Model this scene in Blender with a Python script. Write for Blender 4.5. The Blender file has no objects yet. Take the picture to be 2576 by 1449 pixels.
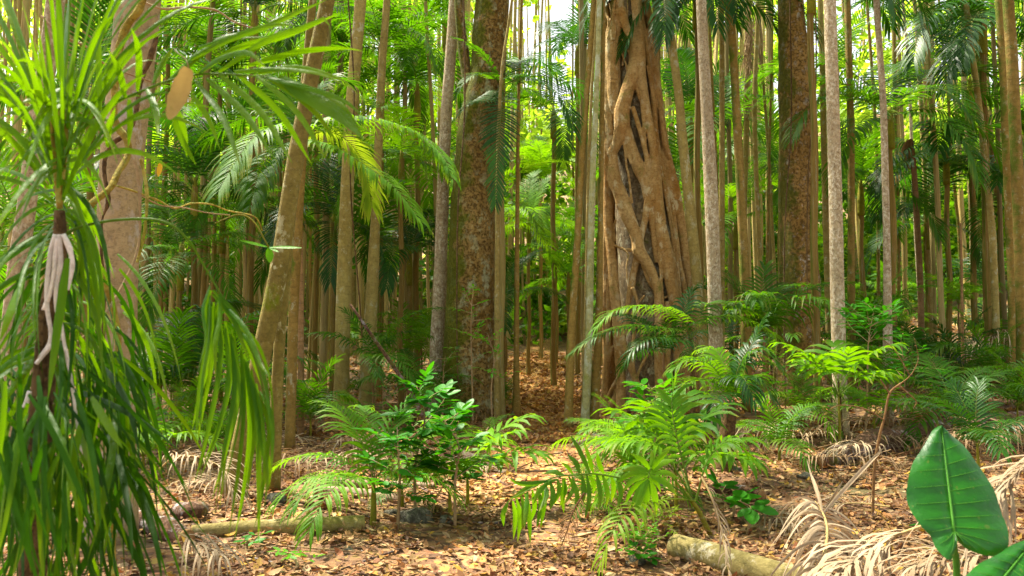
import bpy, math, random
import numpy as np
from mathutils import Vector, noise, Matrix
R = math.radians
random.seed(7)
C = bpy.context.scene.collection
S = bpy.context.scene

# ------------------------------------------------------------ camera
F = 2576 * 28 / 36.0
PITCH = math.atan(75 / F)
EYE = Vector((0, 0, 1.5))
def ray(px, py):
    x = (px - 1288) / F; y = -(py - 724.5) / F
    c, s = math.cos(PITCH), math.sin(PITCH)
    return Vector((x, c - y * s, s + y * c))      # forward is +Y
def at(px, py, Y):
    d = ray(px, py)
    return EYE + d * (Y / d.y)
def ss(a, b, x):
    t = min(1, max(0, (x - a) / (b - a))); return t * t * (3 - 2 * t)
def pathx(y):
    return 0.02 + 0.035 * y - 0.10 * math.sin(y * 0.35)
def gz(x, y):
    z = 0.03 * max(0, y - 15) + 0.22 * max(0, y - 34) + 0.10 * max(0, y - 60)
    z += 0.115 * max(0, x - 2.6 - 0.02 * y) * ss(7.5, 15, y)
    z += 0.05 * max(0, -x - 9) * ss(9, 20, y)
    n = noise.noise(Vector((x * 0.55, y * 0.55, 3.1))) * 0.09 + noise.noise(Vector((x * 1.9, y * 1.9, 8.0))) * 0.03
    k = ss(0.3, 1.6, abs(x - pathx(y)))
    z += n * (0.25 + 0.75 * k) + 0.05 * k * ss(3, 6, y)
    return z
def hit(px, py):
    d = ray(px, py); p = None; Y = 1.2
    while Y < 120:
        p = EYE + d * (Y / d.y)
        if p.z <= gz(p.x, p.y): return p
        Y += 0.03 if Y < 20 else 0.2
    return p

# ------------------------------------------------------------ mesh builder
class MB:
    def __init__(s): s.v = []; s.f = []; s.c = []
    def add(s, vs, fs, col):
        o = len(s.v); s.v.extend(vs)
        s.f.extend([tuple(i + o for i in q) for q in fs])
        if isinstance(col, list): s.c.extend(col)
        else: s.c.extend([col] * len(vs))
    def mesh(s, name, mat, origin=None, smooth=True):
        me = bpy.data.meshes.new(name)
        vs = s.v if origin is None else [(a[0] - origin[0], a[1] - origin[1], a[2] - origin[2]) for a in s.v]
        me.from_pydata([tuple(a) for a in vs], [], s.f)
        at_ = me.color_attributes.new('Col', 'FLOAT_COLOR', 'POINT')
        at_.data.foreach_set('color', np.array([(c[0], c[1], c[2], 1.0) for c in s.c], dtype=np.float32).ravel())
        if smooth: me.polygons.foreach_set('use_smooth', [True] * len(me.polygons))
        me.materials.append(mat); me.update()
        return me
def obj(name, me, parent=None, loc=None, rot=None, sc=None):
    o = bpy.data.objects.new(name, me); C.objects.link(o)
    if parent: o.parent = parent
    if loc is not None: o.location = loc
    if rot is not None: o.rotation_euler = rot
    if sc is not None: o.scale = (sc, sc, sc) if isinstance(sc, (int, float)) else sc
    return o
def thing(name, label, cat, loc=(0, 0, 0), group=None):
    o = bpy.data.objects.new(name, None); C.objects.link(o)
    o.location = loc; o.empty_display_size = 0.1; return tag(o, label, cat, group)
def tag(o, label, cat, group=None, kind=None):
    if label: o['label'] = label
    if cat: o['category'] = cat
    if group: o['group'] = group
    if kind: o['kind'] = kind
    return o

def crom(P, n):
    """catmull-rom resample of a list of tuples (any dim) into n points"""
    P = [np.array(p, float) for p in P]
    if len(P) == 2:
        return [P[0] + (P[1] - P[0]) * i / (n - 1) for i in range(n)]
    d = [0]
    for a, b in zip(P, P[1:]): d.append(d[-1] + max(1e-6, np.linalg.norm(b[:3] - a[:3])))
    E = [2 * P[0] - P[1]] + P + [2 * P[-1] - P[-2]]
    out = []; j = 0
    for i in range(n):
        s = d[-1] * i / (n - 1)
        while j < len(P) - 2 and s > d[j + 1]: j += 1
        t = (s - d[j]) / (d[j + 1] - d[j]); a, b, c, e = E[j], E[j + 1], E[j + 2], E[j + 3]
        out.append(0.5 * ((2 * b) + (c - a) * t + (2 * a - 5 * b + 4 * c - e) * t * t + (3 * b - a - 3 * c + e) * t ** 3))
    return out
def tube(M, P, sides=8, n=None, col=(0.5, 0.5, 1), bump=0.0, bf=3.0, cap=True, seed=0, squash=None):
    """P = [(x,y,z,r)...]"""
    Q = crom(P, n) if n else [np.array(p, float) for p in P]
    N = len(Q); vs = []; fs = []
    ref = None
    for i, q in enumerate(Q):
        a = Q[max(0, i - 1)][:3]; b = Q[min(N - 1, i + 1)][:3]
        T = Vector(b - a)
        if T.length < 1e-9: T = Vector((0, 0, 1))
        T.normalize()
        if ref is None:
            ref = Vector((1, 0, 0)) if abs(T.x) < 0.8 else Vector((0, 1, 0))
        U = (ref - T * ref.dot(T)).normalized(); ref = U
        W = T.cross(U); r = max(q[3], 0.0003); p = Vector(q[:3])
        for k in range(sides):
            th = 2 * math.pi * k / sides
            d = U * math.cos(th) + W * math.sin(th)
            rr = r
            if bump:
                v = p + d * r
                rr = r * (1 + bump * noise.noise(Vector((v.x * bf / 1.0 + seed, v.y * bf, v.z * bf * 0.35))) + 0.5 * bump * noise.noise(Vector((v.x * bf * 3 + seed, v.y * bf * 3, v.z * bf * 1.5))))
            vs.append(tuple(p + d * rr))
    for i in range(N - 1):
        for k in range(sides):
            k2 = (k + 1) % sides
            fs.append((i * sides + k, i * sides + k2, (i + 1) * sides + k2, (i + 1) * sides + k))
    if cap:
        fs.append(tuple(reversed(range(sides)))); fs.append(tuple((N - 1) * sides + k for k in range(sides)))
    M.add(vs, fs, col)
def ribbon(M, C3, widths, W0, rv, fold=0.0, twist=0.0):
    """C3 list of Vector centres, widths half widths, W0 initial width direction"""
    vs = []; fs = []; cs = []; n = len(C3); W = Vector(W0)
    m = 3 if fold else 2
    for i in range(n):
        d = (C3[min(n - 1, i + 1)] - C3[max(0, i - 1)])
        if d.length < 1e-9: d = Vector((0, 0, -1))
        d.normalize()
        W = W - d * W.dot(d)
        if W.length < 1e-5: W = d.cross(Vector((0.3, 0.9, 0.1)))
        W.normalize()
        if twist: W = Matrix.Rotation(twist / n, 3, d) @ W
        w = widths[i]; t = i / (n - 1)
        if fold:
            Nn = W.cross(d)
            vs += [tuple(C3[i] - W * w), tuple(C3[i] + Nn * (w * fold)), tuple(C3[i] + W * w)]
        else: vs += [tuple(C3[i] - W * w), tuple(C3[i] + W * w)]
        cs += [(rv, t, 0)] * m
    for i in range(n - 1):
        for k in range(m - 1):
            a = i * m + k; fs.append((a, a + 1, a + m + 1, a + m))
    M.add(vs, fs, cs)
def frond_geo(M, pts, ll, lw, n, droop=0.35, seed=0, nseg=3, start=0.1, a0=75, a1=22, lift=0.15, fold=0.0,
              rr=0.008, jit=0.12, updir=(0, 0, 1), gaps=0.03, prof=None, sides=(1, -1), brk=0.0):
    rnd = random.Random(seed)
    Q = crom(pts, 24); Q = [Vector(q[:3]) for q in Q]
    L = len(Q)
    tube(M, [(q.x, q.y, q.z, rr * (1 - 0.8 * i / (L - 1))) for i, q in enumerate(Q)], 5, col=(0.5, 0, 1), cap=False)
    up = Vector(updir)
    for i in range(n):
        for sd in sides:
            if rnd.random() < gaps: continue
            t = start + (1 - start) * (i + 0.3 * rnd.random() + (0.25 if sd > 0 else 0)) / n
            t = min(t, 0.999); x = t * (L - 1); j = int(x); p = Q[j].lerp(Q[min(L - 1, j + 1)], x - j)
            T = (Q[min(L - 1, j + 2)] - Q[max(0, j - 1)]).normalized()
            Sd = T.cross(up)
            if Sd.length < 0.05: Sd = T.cross(Vector((1, 0, 0.2)))
            Sd.normalize(); Nn = Sd.cross(T).normalized()
            u = (t - start) / (1 - start)
            pr = prof(u) if prof else (0.45 + 0.55 * math.sin(math.pi * min(1, u * 1.25 + 0.08)) if u < 0.72 else 0.45 + 0.55 * math.sin(math.pi * 0.98) + (1 - u) * 1.3 * 0.9)
            pr = max(0.3, min(1, pr))
            l = ll * pr * (1 + jit * (rnd.random() - 0.5) * 2)
            a = R(a0 + (a1 - a0) * u + rnd.uniform(-1, 1) * 40 * jit)
            d = (T * math.cos(a) + Sd * (sd * math.sin(a)) + Nn * (lift + 0.4 * jit * rnd.uniform(-1, 1))).normalized()
            Wd = Nn.cross(d)
            cs = [p.copy()]; dd = d.copy(); q = p.copy(); dr = droop * rnd.uniform(0.7, 1.3)
            br = rnd.random() < brk
            for k in range(nseg):
                q = q + dd * (l / nseg); cs.append(q.copy())
                dd = (dd + Vector((0, 0, -1)) * (dr * 1.6 / nseg * (k + 1) * (3 if br and k == 0 else 1)) + Vector((rnd.uniform(-1, 1), rnd.uniform(-1, 1), rnd.uniform(-1, 1))) * 0.05 * jit * 5).normalized()
            w = lw * 0.5 * (0.75 + 0.25 * pr)
            if nseg == 2: ws = [w * 0.6, w, w * 0.12]
            elif nseg == 3: ws = [w * 0.45, w, w * 0.85, w * 0.08]
            else: ws = [w * (0.4 + 0.6 * min(1, 4 * k / nseg)) * (1 if k < nseg * 0.55 else max(0.06, 1 - ((k / nseg - 0.55) / 0.45) ** 1.5)) for k in range(nseg + 1)]
            ribbon(M, cs, ws, Wd, rnd.random(), fold)
def arcpts(L, e0, e1, n=9, side=0.0):
    """curve starting at the origin, heading +X, elevation e0 -> e1 (degrees)"""
    p = Vector((0, 0, 0)); out = [(0, 0, 0)]; h = 0
    for i in range(n):
        t = (i + 0.5) / n; e = R(e0 + (e1 - e0) * t ** 1.1); h = side * t
        p = p + Vector((math.cos(e) * math.cos(h), math.cos(e) * math.sin(h), math.sin(e))) * (L / n); out.append(tuple(p))
    return out

# ------------------------------------------------------------ materials
def nm(name):
    m = bpy.data.materials.new(name); m.use_nodes = True; nt = m.node_tree
    for x in list(nt.nodes): nt.nodes.remove(x)
    return m, nt, nt.nodes.new, nt.links.new
def mixc(nt, fac, a, b, bt='MIX'):
    x = nt.nodes.new('ShaderNodeMix'); x.data_type = 'RGBA'; x.blend_type = bt
    for s, v in ((0, fac), (6, a), (7, b)):
        if isinstance(v, (int, float)): x.inputs[s].default_value = v
        elif isinstance(v, tuple): x.inputs[s].default_value = (*v, 1)
        else: nt.links.new(v, x.inputs[s])
    return x.outputs[2]
def ramp(nt, src, a, b, ca=(0, 0, 0), cb=(1, 1, 1)):
    x = nt.nodes.new('ShaderNodeValToRGB'); x.color_ramp.elements[0].position = a; x.color_ramp.elements[1].position = b
    x.color_ramp.elements[0].color = (*ca, 1); x.color_ramp.elements[1].color = (*cb, 1); nt.links.new(src, x.inputs[0]); return x.outputs[0]
def noi(nt, vec, sc, det=4, ro=0.55):
    x = nt.nodes.new('ShaderNodeTexNoise'); x.inputs['Scale'].default_value = sc; x.inputs['Detail'].default_value = det
    x.inputs['Roughness'].default_value = ro
    if vec is not None: nt.links.new(vec, x.inputs['Vector'])
    return x.outputs['Fac']
def mapping(nt, vec, sc, rot=(0, 0, 0)):
    x = nt.nodes.new('ShaderNodeMapping'); x.inputs['Scale'].default_value = sc; x.inputs['Rotation'].default_value = rot; nt.links.new(vec, x.inputs['Vector']); return x.outputs[0]
def math_(nt, op, a, b=None, c=None):
    x = nt.nodes.new('ShaderNodeMath'); x.operation = op
    for i, v in enumerate((a, b, c)):
        if v is None: continue
        if isinstance(v, (int, float)): x.inputs[i].default_value = v
        else: nt.links.new(v, x.inputs[i])
    return x.outputs[0]

def leaf_mat(name, dark, light, tip=None, rough=0.55, trans=0.4, tcol=None, rach=(0.16, 0.2, 0.03), spec=0.28, spots=0.0, vary=0.25, nsc=3.0):
    m, nt, N, Lk = nm(name)
    a = N('ShaderNodeAttribute'); a.attribute_name = 'Col'
    sep = N('ShaderNodeSeparateColor'); Lk(a.outputs['Color'], sep.inputs[0])
    oi = N('ShaderNodeObjectInfo'); tc = N('ShaderNodeTexCoord')
    n1 = noi(nt, tc.outputs['Object'], nsc, 4)
    f = math_(nt, 'ADD', math_(nt, 'MULTIPLY', sep.outputs[0], 0.5), math_(nt, 'MULTIPLY', oi.outputs['Random'], vary * 2))
    f = math_(nt, 'ADD', f, math_(nt, 'MULTIPLY', math_(nt, 'SUBTRACT', n1, 0.5), 0.9))
    f.node.use_clamp = True
    col = mixc(nt, f, dark, light)
    if tip:
        tf = math_(nt, 'MULTIPLY', math_(nt, 'POWER', sep.outputs[1], 3.0), ramp(nt, noi(nt, tc.outputs['Object'], 6, 2), 0.45, 0.62))
        col = mixc(nt, tf, col, tip)
    if spots:
        sp = ramp(nt, noi(nt, tc.outputs['Object'], 60, 2), 0.66, 0.7)
        col = mixc(nt, math_(nt, 'MULTIPLY', sp, spots), col, (0.3, 0.22, 0.05))
    col = mixc(nt, sep.outputs[2], col, rach)
    p = N('ShaderNodeBsdfPrincipled'); Lk(col, p.inputs['Base Color']); p.inputs['Roughness'].default_value = rough
    p.inputs['Specular IOR Level'].default_value = spec
    wv = N('ShaderNodeBump'); wv.inputs['Strength'].default_value = 0.25; wv.inputs['Distance'].default_value = 0.01
    Lk(noi(nt, mapping(nt, tc.outputs['Object'], (1, 1, 1)), 45, 2), wv.inputs['Height']); Lk(wv.outputs[0], p.inputs['Normal'])
    if trans:
        t = N('ShaderNodeBsdfTranslucent'); 
        tc2 = mixc(nt, 0.55, col, tcol or (light[0] * 2.2, light[1] * 1.8, light[2] * 0.8))
        Lk(tc2, t.inputs['Color'])
        mx = N('ShaderNodeMixShader'); mx.inputs[0].default_value = trans
        Lk(p.outputs[0], mx.inputs[1]); Lk(t.outputs[0], mx.inputs[2]); out = mx.outputs[0]
    else: out = p.outputs[0]
    o = N('ShaderNodeOutputMaterial'); Lk(out, o.inputs[0]); return m

def bark_mat(name, c1, c2, lichen=(0.45, 0.45, 0.38), la=0.5, lsc=9, ring=0.0, ringsc=14.0, moss=None, ma=0.5, mossx=0.0, rough=0.85, bump=0.5, fine=40, stretch=0.45, vary=0.12, ldark=None, speck=0.3):
    m, nt, N, Lk = nm(name)
    tc = N('ShaderNodeTexCoord'); oi = N('ShaderNodeObjectInfo')
    off = N('ShaderNodeVectorMath'); off.operation = 'ADD'
    cmb = N('ShaderNodeCombineXYZ'); Lk(math_(nt, 'MULTIPLY', oi.outputs['Random'], 37.0), cmb.inputs[0]); Lk(math_(nt, 'MULTIPLY', oi.outputs['Random'], 11.0), cmb.inputs[2])
    Lk(tc.outputs['Object'], off.inputs[0]); Lk(cmb.outputs[0], off.inputs[1]); V = off.outputs[0]
    big = noi(nt, mapping(nt, V, (1, 1, 0.35)), 2.2, 5, 0.6)
    col = mixc(nt, ramp(nt, big, 0.32, 0.68), c1, c2)
    fn = noi(nt, mapping(nt, V, (1, 1, 1 / stretch)), fine, 5, 0.7); med = noi(nt, V, 9, 5, .65)
    col = mixc(nt, math_(nt, 'MULTIPLY', ramp(nt, fn, 0.4, 0.65), 0.35), col, tuple(x * 0.5 for x in c1))
    col = mixc(nt, math_(nt, 'MULTIPLY', ramp(nt, med, 0.45, 0.68), 0.45), col, tuple(x * 1.25 for x in c2))
    h = fn
    if ring:
        vz = N('ShaderNodeSeparateXYZ'); Lk(V, vz.inputs[0])
        wob = math_(nt, 'MULTIPLY', noi(nt, V, 3.5, 4), 0.22)
        ph = math_(nt, 'FRACT', math_(nt, 'MULTIPLY', math_(nt, 'ADD', vz.outputs[2], wob), ringsc))
        rg = ramp(nt, ph, 0.0, 0.22, (0, 0, 0), (1, 1, 1))
        uneven = ramp(nt, noi(nt, V, 7, 3), 0.35, 0.7)
        col = mixc(nt, math_(nt, 'MULTIPLY', math_(nt, 'MULTIPLY', math_(nt, 'SUBTRACT', 1.0, rg), uneven), ring), col, tuple(x * 0.45 for x in c1))
        h = math_(nt, 'ADD', math_(nt, 'MULTIPLY', math_(nt, 'MULTIPLY', rg, uneven), 0.35), math_(nt, 'MULTIPLY', fn, 0.8))
    if speck:
        sk = ramp(nt, noi(nt, V, 26, 5, .75), 0.50, 0.60); col = mixc(nt, math_(nt, 'MULTIPLY', sk, speck), col, tuple(x * .45 for x in c1))
        sk2 = ramp(nt, noi(nt, V, 15, 4, .7), 0.60, 0.66); col = mixc(nt, math_(nt, 'MULTIPLY', sk2, speck * .6), col, lichen)
        h = math_(nt, 'ADD', h, math_(nt, 'MULTIPLY', sk, -.6))
    if ldark:
        dk = ramp(nt, noi(nt, V, lsc * 0.7, 6, 0.7), 0.55, 0.62)
        col = mixc(nt, math_(nt, 'MULTIPLY', dk, 0.7), col, ldark)
    if la:
        l1 = noi(nt, mapping(nt, V, (1, 1, 0.7)), lsc, 6, 0.72)
        lf = ramp(nt, l1, 0.60 - 0.12 * la, 0.66 - 0.10 * la)
        lf2 = ramp(nt, noi(nt, V, 1.7, 2), 0.35, 0.6)
        col = mixc(nt, math_(nt, 'MULTIPLY', math_(nt, 'MULTIPLY', lf, math_(nt, 'ADD', lf2, 0.35)), 0.8), col, lichen)
    if moss:
        mo = noi(nt, V, 3.2, 6, 0.7)
        g = N('ShaderNodeNewGeometry'); sx = N('ShaderNodeSeparateXYZ'); Lk(g.outputs['Normal'], sx.inputs[0])
        mo = math_(nt, 'ADD', mo, math_(nt, 'MULTIPLY', sx.outputs[0], mossx))
        mf = ramp(nt, mo, 0.62 - 0.2 * ma, 0.74 - 0.2 * ma)
        col = mixc(nt, math_(nt, 'MULTIPLY', mf, 0.85), col, moss)
    hs = N('ShaderNodeHueSaturation'); Lk(col, hs.inputs['Color'])
    Lk(math_(nt, 'ADD', 1 - vary, math_(nt, 'MULTIPLY', oi.outputs['Random'], 2 * vary)), hs.inputs['Value'])
    hs.inputs['Saturation'].default_value = 1.16
    p = N('ShaderNodeBsdfPrincipled'); Lk(hs.outputs[0], p.inputs['Base Color']); p.inputs['Roughness'].default_value = rough
    p.inputs['Specular IOR Level'].default_value = 0.2
    b = N('ShaderNodeBump'); b.inputs['Strength'].default_value = bump; b.inputs['Distance'].default_value = 0.02
    Lk(h, b.inputs['Height']); Lk(b.outputs[0], p.inputs['Normal'])
    o = N('ShaderNodeOutputMaterial'); Lk(p.outputs[0], o.inputs[0]); return m

def attr_mat(name, rough=0.8, trans=0.15, bump=0.2):
    """surface whose colour is each litter leaf's own colour, stored per leaf"""
    m, nt, N, Lk = nm(name)
    a = N('ShaderNodeAttribute'); a.attribute_name = 'Col'; tc = N('ShaderNodeTexCoord')
    col = mixc(nt, math_(nt, 'MULTIPLY', noi(nt, tc.outputs['Object'], 55, 3), 0.5), a.outputs['Color'], (0.10, 0.05, 0.025))
    p = N('ShaderNodeBsdfPrincipled'); Lk(col, p.inputs['Base Color']); p.inputs['Roughness'].default_value = rough
    t = N('ShaderNodeBsdfTranslucent'); Lk(col, t.inputs['Color'])
    mx = N('ShaderNodeMixShader'); mx.inputs[0].default_value = trans; Lk(p.outputs[0], mx.inputs[1]); Lk(t.outputs[0], mx.inputs[2])
    o = N('ShaderNodeOutputMaterial'); Lk(mx.outputs[0], o.inputs[0]); return m

def soil_mat(name='forest_soil', dk=0.6, mossy=0.5, sc=16, gain=1.0):
    m, nt, N, Lk = nm(name)
    tc = N('ShaderNodeTexCoord'); V = tc.outputs['Object']
    vo = N('ShaderNodeTexVoronoi'); vo.inputs['Scale'].default_value = sc; Lk(V, vo.inputs['Vector'])
    hs = N('ShaderNodeSeparateColor'); Lk(vo.outputs['Color'], hs.inputs[0])
    cr = N('ShaderNodeValToRGB'); cr.color_ramp.interpolation = 'CONSTANT'
    e = cr.color_ramp.elements; e[0].color = (0.10, 0.045, 0.02, 1); e[1].position = 0.2; e[1].color = (0.28, 0.13, 0.045, 1)
    for p_, c_ in ((0.4, (0.17, 0.075, 0.03)), (0.58, (0.36, 0.19, 0.07)), (0.75, (0.40, 0.26, 0.05)), (0.85, (0.22, 0.10, 0.04)), (0.94, (0.46, 0.32, 0.17))):
        q = e.new(p_); q.color = (*c_, 1)
    Lk(hs.outputs[0], cr.inputs[0])
    dark = ramp(nt, noi(nt, V, 1.1, 5), 0.38, 0.62)
    c2 = mixc(nt, math_(nt, 'MULTIPLY', dark, dk), cr.outputs[0], (0.10, 0.05, 0.025))
    c2 = mixc(nt, math_(nt, 'MULTIPLY', ramp(nt, noi(nt, V, 0.45, 4), 0.56, 0.66), mossy), c2, (0.06, 0.08, 0.015))
    c2 = mixc(nt, 1.0, c2, (gain, gain * .95, gain * .8) if gain > 1 else (1, 1, 1), 'MULTIPLY')
    p = N('ShaderNodeBsdfPrincipled'); Lk(c2, p.inputs['Base Color']); p.inputs['Roughness'].default_value = 0.9
    b = N('ShaderNodeBump'); b.inputs['Strength'].default_value = 0.8; b.inputs['Distance'].default_value = 0.03
    Lk(math_(nt, 'ADD', hs.outputs[1], noi(nt, V, 12, 5)), b.inputs['Height']); Lk(b.outputs[0], p.inputs['Normal'])
    o = N('ShaderNodeOutputMaterial'); Lk(p.outputs[0], o.inputs[0]); return m

M = {}
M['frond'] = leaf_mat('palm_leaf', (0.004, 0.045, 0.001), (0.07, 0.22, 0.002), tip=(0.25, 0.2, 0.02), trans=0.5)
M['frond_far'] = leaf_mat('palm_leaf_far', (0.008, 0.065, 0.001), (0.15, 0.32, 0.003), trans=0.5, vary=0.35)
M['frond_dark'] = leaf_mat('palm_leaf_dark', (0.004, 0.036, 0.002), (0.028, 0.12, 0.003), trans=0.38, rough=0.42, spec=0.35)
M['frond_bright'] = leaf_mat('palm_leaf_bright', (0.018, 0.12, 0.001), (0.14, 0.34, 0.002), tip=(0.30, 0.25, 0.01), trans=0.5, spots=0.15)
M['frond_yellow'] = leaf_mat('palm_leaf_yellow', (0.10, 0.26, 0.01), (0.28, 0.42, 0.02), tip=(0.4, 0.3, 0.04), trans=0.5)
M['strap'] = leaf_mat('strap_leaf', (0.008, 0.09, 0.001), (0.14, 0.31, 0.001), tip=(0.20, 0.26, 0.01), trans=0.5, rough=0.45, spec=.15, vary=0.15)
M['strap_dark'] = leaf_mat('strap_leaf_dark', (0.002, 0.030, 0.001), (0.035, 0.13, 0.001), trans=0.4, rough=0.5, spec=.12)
M['shrub'] = leaf_mat('shrub_leaf', (0.006, 0.08, 0.002), (0.05, 0.27, 0.003), trans=0.35, rough=0.48, spec=0.25, rach=(0.12, 0.09, 0.03))
M['shrub_light'] = leaf_mat('shrub_leaf_light', (0.03, 0.18, 0.002), (0.11, 0.35, 0.003), trans=0.45, rough=0.45, spec=.18, rach=(0.16, 0.12, 0.04))
M['bush_far'] = leaf_mat('bush_leaf', (0.01, 0.07, 0.002), (0.07, 0.20, 0.003), trans=0.45, rach=(0.1, 0.07, 0.03))
M['dead'] = leaf_mat('dead_leaf', (0.20, 0.13, 0.07), (0.44, 0.34, 0.23), trans=0.15, rough=0.7, spec=0.2, rach=(0.42, 0.30, 0.12), tcol=(0.5, 0.35, 0.2))
M['dead_grey'] = leaf_mat('dead_leaf_grey', (0.20, 0.13, 0.07), (0.46, 0.36, 0.24), trans=0.1, rough=0.75, spec=0.2, rach=(0.22, 0.13, 0.08), tcol=(0.4, 0.3, 0.2))
M['dead_brown'] = leaf_mat('dead_leaf_brown', (0.10, 0.045, 0.015), (0.26, 0.13, 0.05), trans=0.15, rough=0.75, spec=0.2, rach=(0.16, 0.08, 0.03), tcol=(0.3, 0.2, 0.1))
M['wood'] = leaf_mat('far_leaf_sunlit', (0.10, 0.26, 0.004), (0.52, 0.74, 0.03), trans=0.6, vary=0.1, tcol=(0.55, 0.75, 0.04))  # raised albedo: the sunlit, overexposed brightness of distant foliage is in the colour
M['bark_tan'] = bark_mat('palm_bark_tan', (0.265, 0.20, 0.08), (0.40, 0.32, 0.14), la=0.35, ring=0.45, ringsc=9, lichen=(0.45, 0.42, 0.30))
M['bark_far'] = bark_mat('palm_bark_far', (0.26, 0.19, 0.085), (0.45, 0.36, 0.19), la=0.2, ring=0.4, ringsc=7, lichen=(0.40, 0.36, 0.22), vary=0.35)
M['bark_brown'] = bark_mat('palm_bark_brown', (0.22, 0.145, 0.052), (0.33, 0.235, 0.095), la=0.2, ring=0.5, ringsc=10, lichen=(0.38, 0.36, 0.24), moss=(0.09, 0.13, 0.02), ma=0.2, mossx=-0.15)
M['bark_pale'] = bark_mat('palm_bark_pale', (0.36, 0.275, 0.18), (0.50, 0.40, 0.27), la=0.85, lsc=30, speck=.55, ring=0.3, ringsc=8, lichen=(0.64, 0.56, 0.44), ldark=(0.19, 0.12, 0.07))
M['bark_white'] = bark_mat('palm_bark_lichen', (0.338, 0.325, 0.150), (0.525, 0.500, 0.275), la=1.0, lsc=7, ring=0.45, ringsc=5, lichen=(0.55, 0.56, 0.42), moss=(0.22, 0.25, 0.05), ma=0.35)
M['bark_olive'] = bark_mat('palm_bark_olive', (0.15, 0.118, 0.04), (0.24, 0.195, 0.075), la=0.3, ring=0.35, ringsc=8, lichen=(0.42, 0.40, 0.25), moss=(0.13, 0.16, 0.02), ma=.25)
M['bark_ring'] = bark_mat('palm_bark_ringed', (0.20, 0.12, 0.06), (0.33, 0.21, 0.12), la=0.0, ring=0.9, ringsc=11)
M['bark_smooth'] = bark_mat('smooth_bark', (0.30, 0.225, 0.13), (0.42, 0.33, 0.20), la=0.6, lsc=7, speck=.45, ring=0.25, ringsc=22, lichen=(0.45, 0.40, 0.36), moss=(0.13, 0.13, 0.03), ma=0.15, bump=0.25)
M['bark_moss'] = bark_mat('mossy_bark', (0.17, 0.10, 0.035), (0.36, 0.25, 0.115), la=0.6, lsc=6, ring=0.0, lichen=(0.36, 0.35, 0.22), moss=(0.085, 0.10, 0.008), ma=0.55, mossx=-0.26, speck=.85, fine=26, stretch=2, bump=0.9)
M['bark_red'] = bark_mat('big_brown_bark', (0.23, 0.135, 0.05), (0.37, 0.24, 0.11), la=0.35, lsc=12, ring=0.0, lichen=(0.42, 0.38, 0.33), moss=(0.10, 0.11, 0.02), ma=0.25, mossx=-0.22, speck=.85, fine=30, stretch=2, bump=0.9)
M['fig'] = bark_mat('fig_bark', (0.33, 0.175, 0.07), (0.50, 0.36, 0.19), la=0.5, lsc=6, ring=0.42, ringsc=20, lichen=(0.52, 0.42, 0.27), moss=(0.18, 0.17, 0.05), ma=0.18, speck=.4, fine=26, stretch=0.3, bump=0.6, vary=0.0)
M['host'] = bark_mat('host_bark', (0.10, 0.07, 0.04), (0.26, 0.20, 0.12), la=0.6, lsc=7, ring=0, lichen=(0.38, 0.36, 0.26), moss=(0.12, 0.14, 0.03), ma=0.2, fine=20, stretch=3, bump=1.0)
M['log'] = bark_mat('log_bark', (0.22, 0.18, 0.07), (0.33, 0.27, 0.13), la=0.5, lsc=9, ring=0.0, lichen=(0.50, 0.44, 0.32), moss=(0.18, 0.17, 0.04), ma=0.2, fine=30)
M['log_rot'] = bark_mat('rotten_log', (0.10, 0.055, 0.035), (0.22, 0.13, 0.09), la=0.5, lsc=8, ring=0.0, lichen=(0.42, 0.38, 0.38), moss=(0.11, 0.13, 0.02), ma=0.3, fine=18, bump=1.0)
M['log_pink'] = bark_mat('pinkish_log', (0.30, 0.20, 0.15), (0.42, 0.32, 0.25), la=0.4, lsc=8, ring=0.0, lichen=(0.50, 0.46, 0.40), moss=(0.16, 0.15, 0.03), ma=0.25)
M['twig'] = bark_mat('twig_bark', (0.26, 0.17, 0.10), (0.42, 0.30, 0.18), la=0.2, lsc=20, lichen=(0.5, 0.45, 0.35), bump=0.2)
M['twig_red'] = bark_mat('reddish_twig', (0.15, 0.08, 0.04), (0.28, 0.17, 0.09), la=0.2, lsc=20, lichen=(0.45, 0.38, 0.28), bump=0.2)
M['vine'] = bark_mat('vine_bark', (0.34, 0.25, 0.06), (0.48, 0.38, 0.13), la=0.5, lsc=30, lichen=(0.50, 0.52, 0.18), moss=(0.2, 0.26, 0.03), ma=0.2, bump=0.8)
M['fibre'] = bark_mat('fibrous_stem', (0.10, 0.06, 0.03), (0.20, 0.13, 0.07), la=0.1, lsc=20, lichen=(0.3, 0.2, 0.15), fine=60, stretch=8, bump=1.0)
M['root'] = bark_mat('pale_root', (0.62, 0.54, 0.50), (0.80, 0.74, 0.70), la=0.0, fine=50, bump=0.3)
M['dead_dark'] = leaf_mat('dead_leaf_dark', (0.12, 0.07, 0.035), (0.32, 0.21, 0.12), trans=0.1, rough=0.75, spec=0.2, rach=(0.18, 0.11, 0.05), tcol=(0.3, 0.2, 0.1))
M['rock'] = bark_mat('mossy_rock', (0.11, 0.10, 0.08), (0.20, 0.18, 0.14), la=0.5, lsc=12, lichen=(0.30, 0.29, 0.22), moss=(0.12, 0.15, 0.03), ma=0.35, fine=20, stretch=1, bump=0.9)
M['stem'] = bark_mat('green_stem', (0.16, 0.15, 0.035), (0.26, 0.24, 0.05), la=0.0, ring=0.5, ringsc=30, bump=0.2)
M['cut'] = bark_mat('cut_wood', (0.20, 0.12, 0.06), (0.32, 0.2, 0.11), la=0.0, bump=0.4)
M['litter'] = attr_mat('litter_leaves')
M['soil'] = soil_mat('forest_soil', .8, .5, 18); M['path'] = soil_mat('path_litter', .12, 0.0, 26, 1.9)

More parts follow.
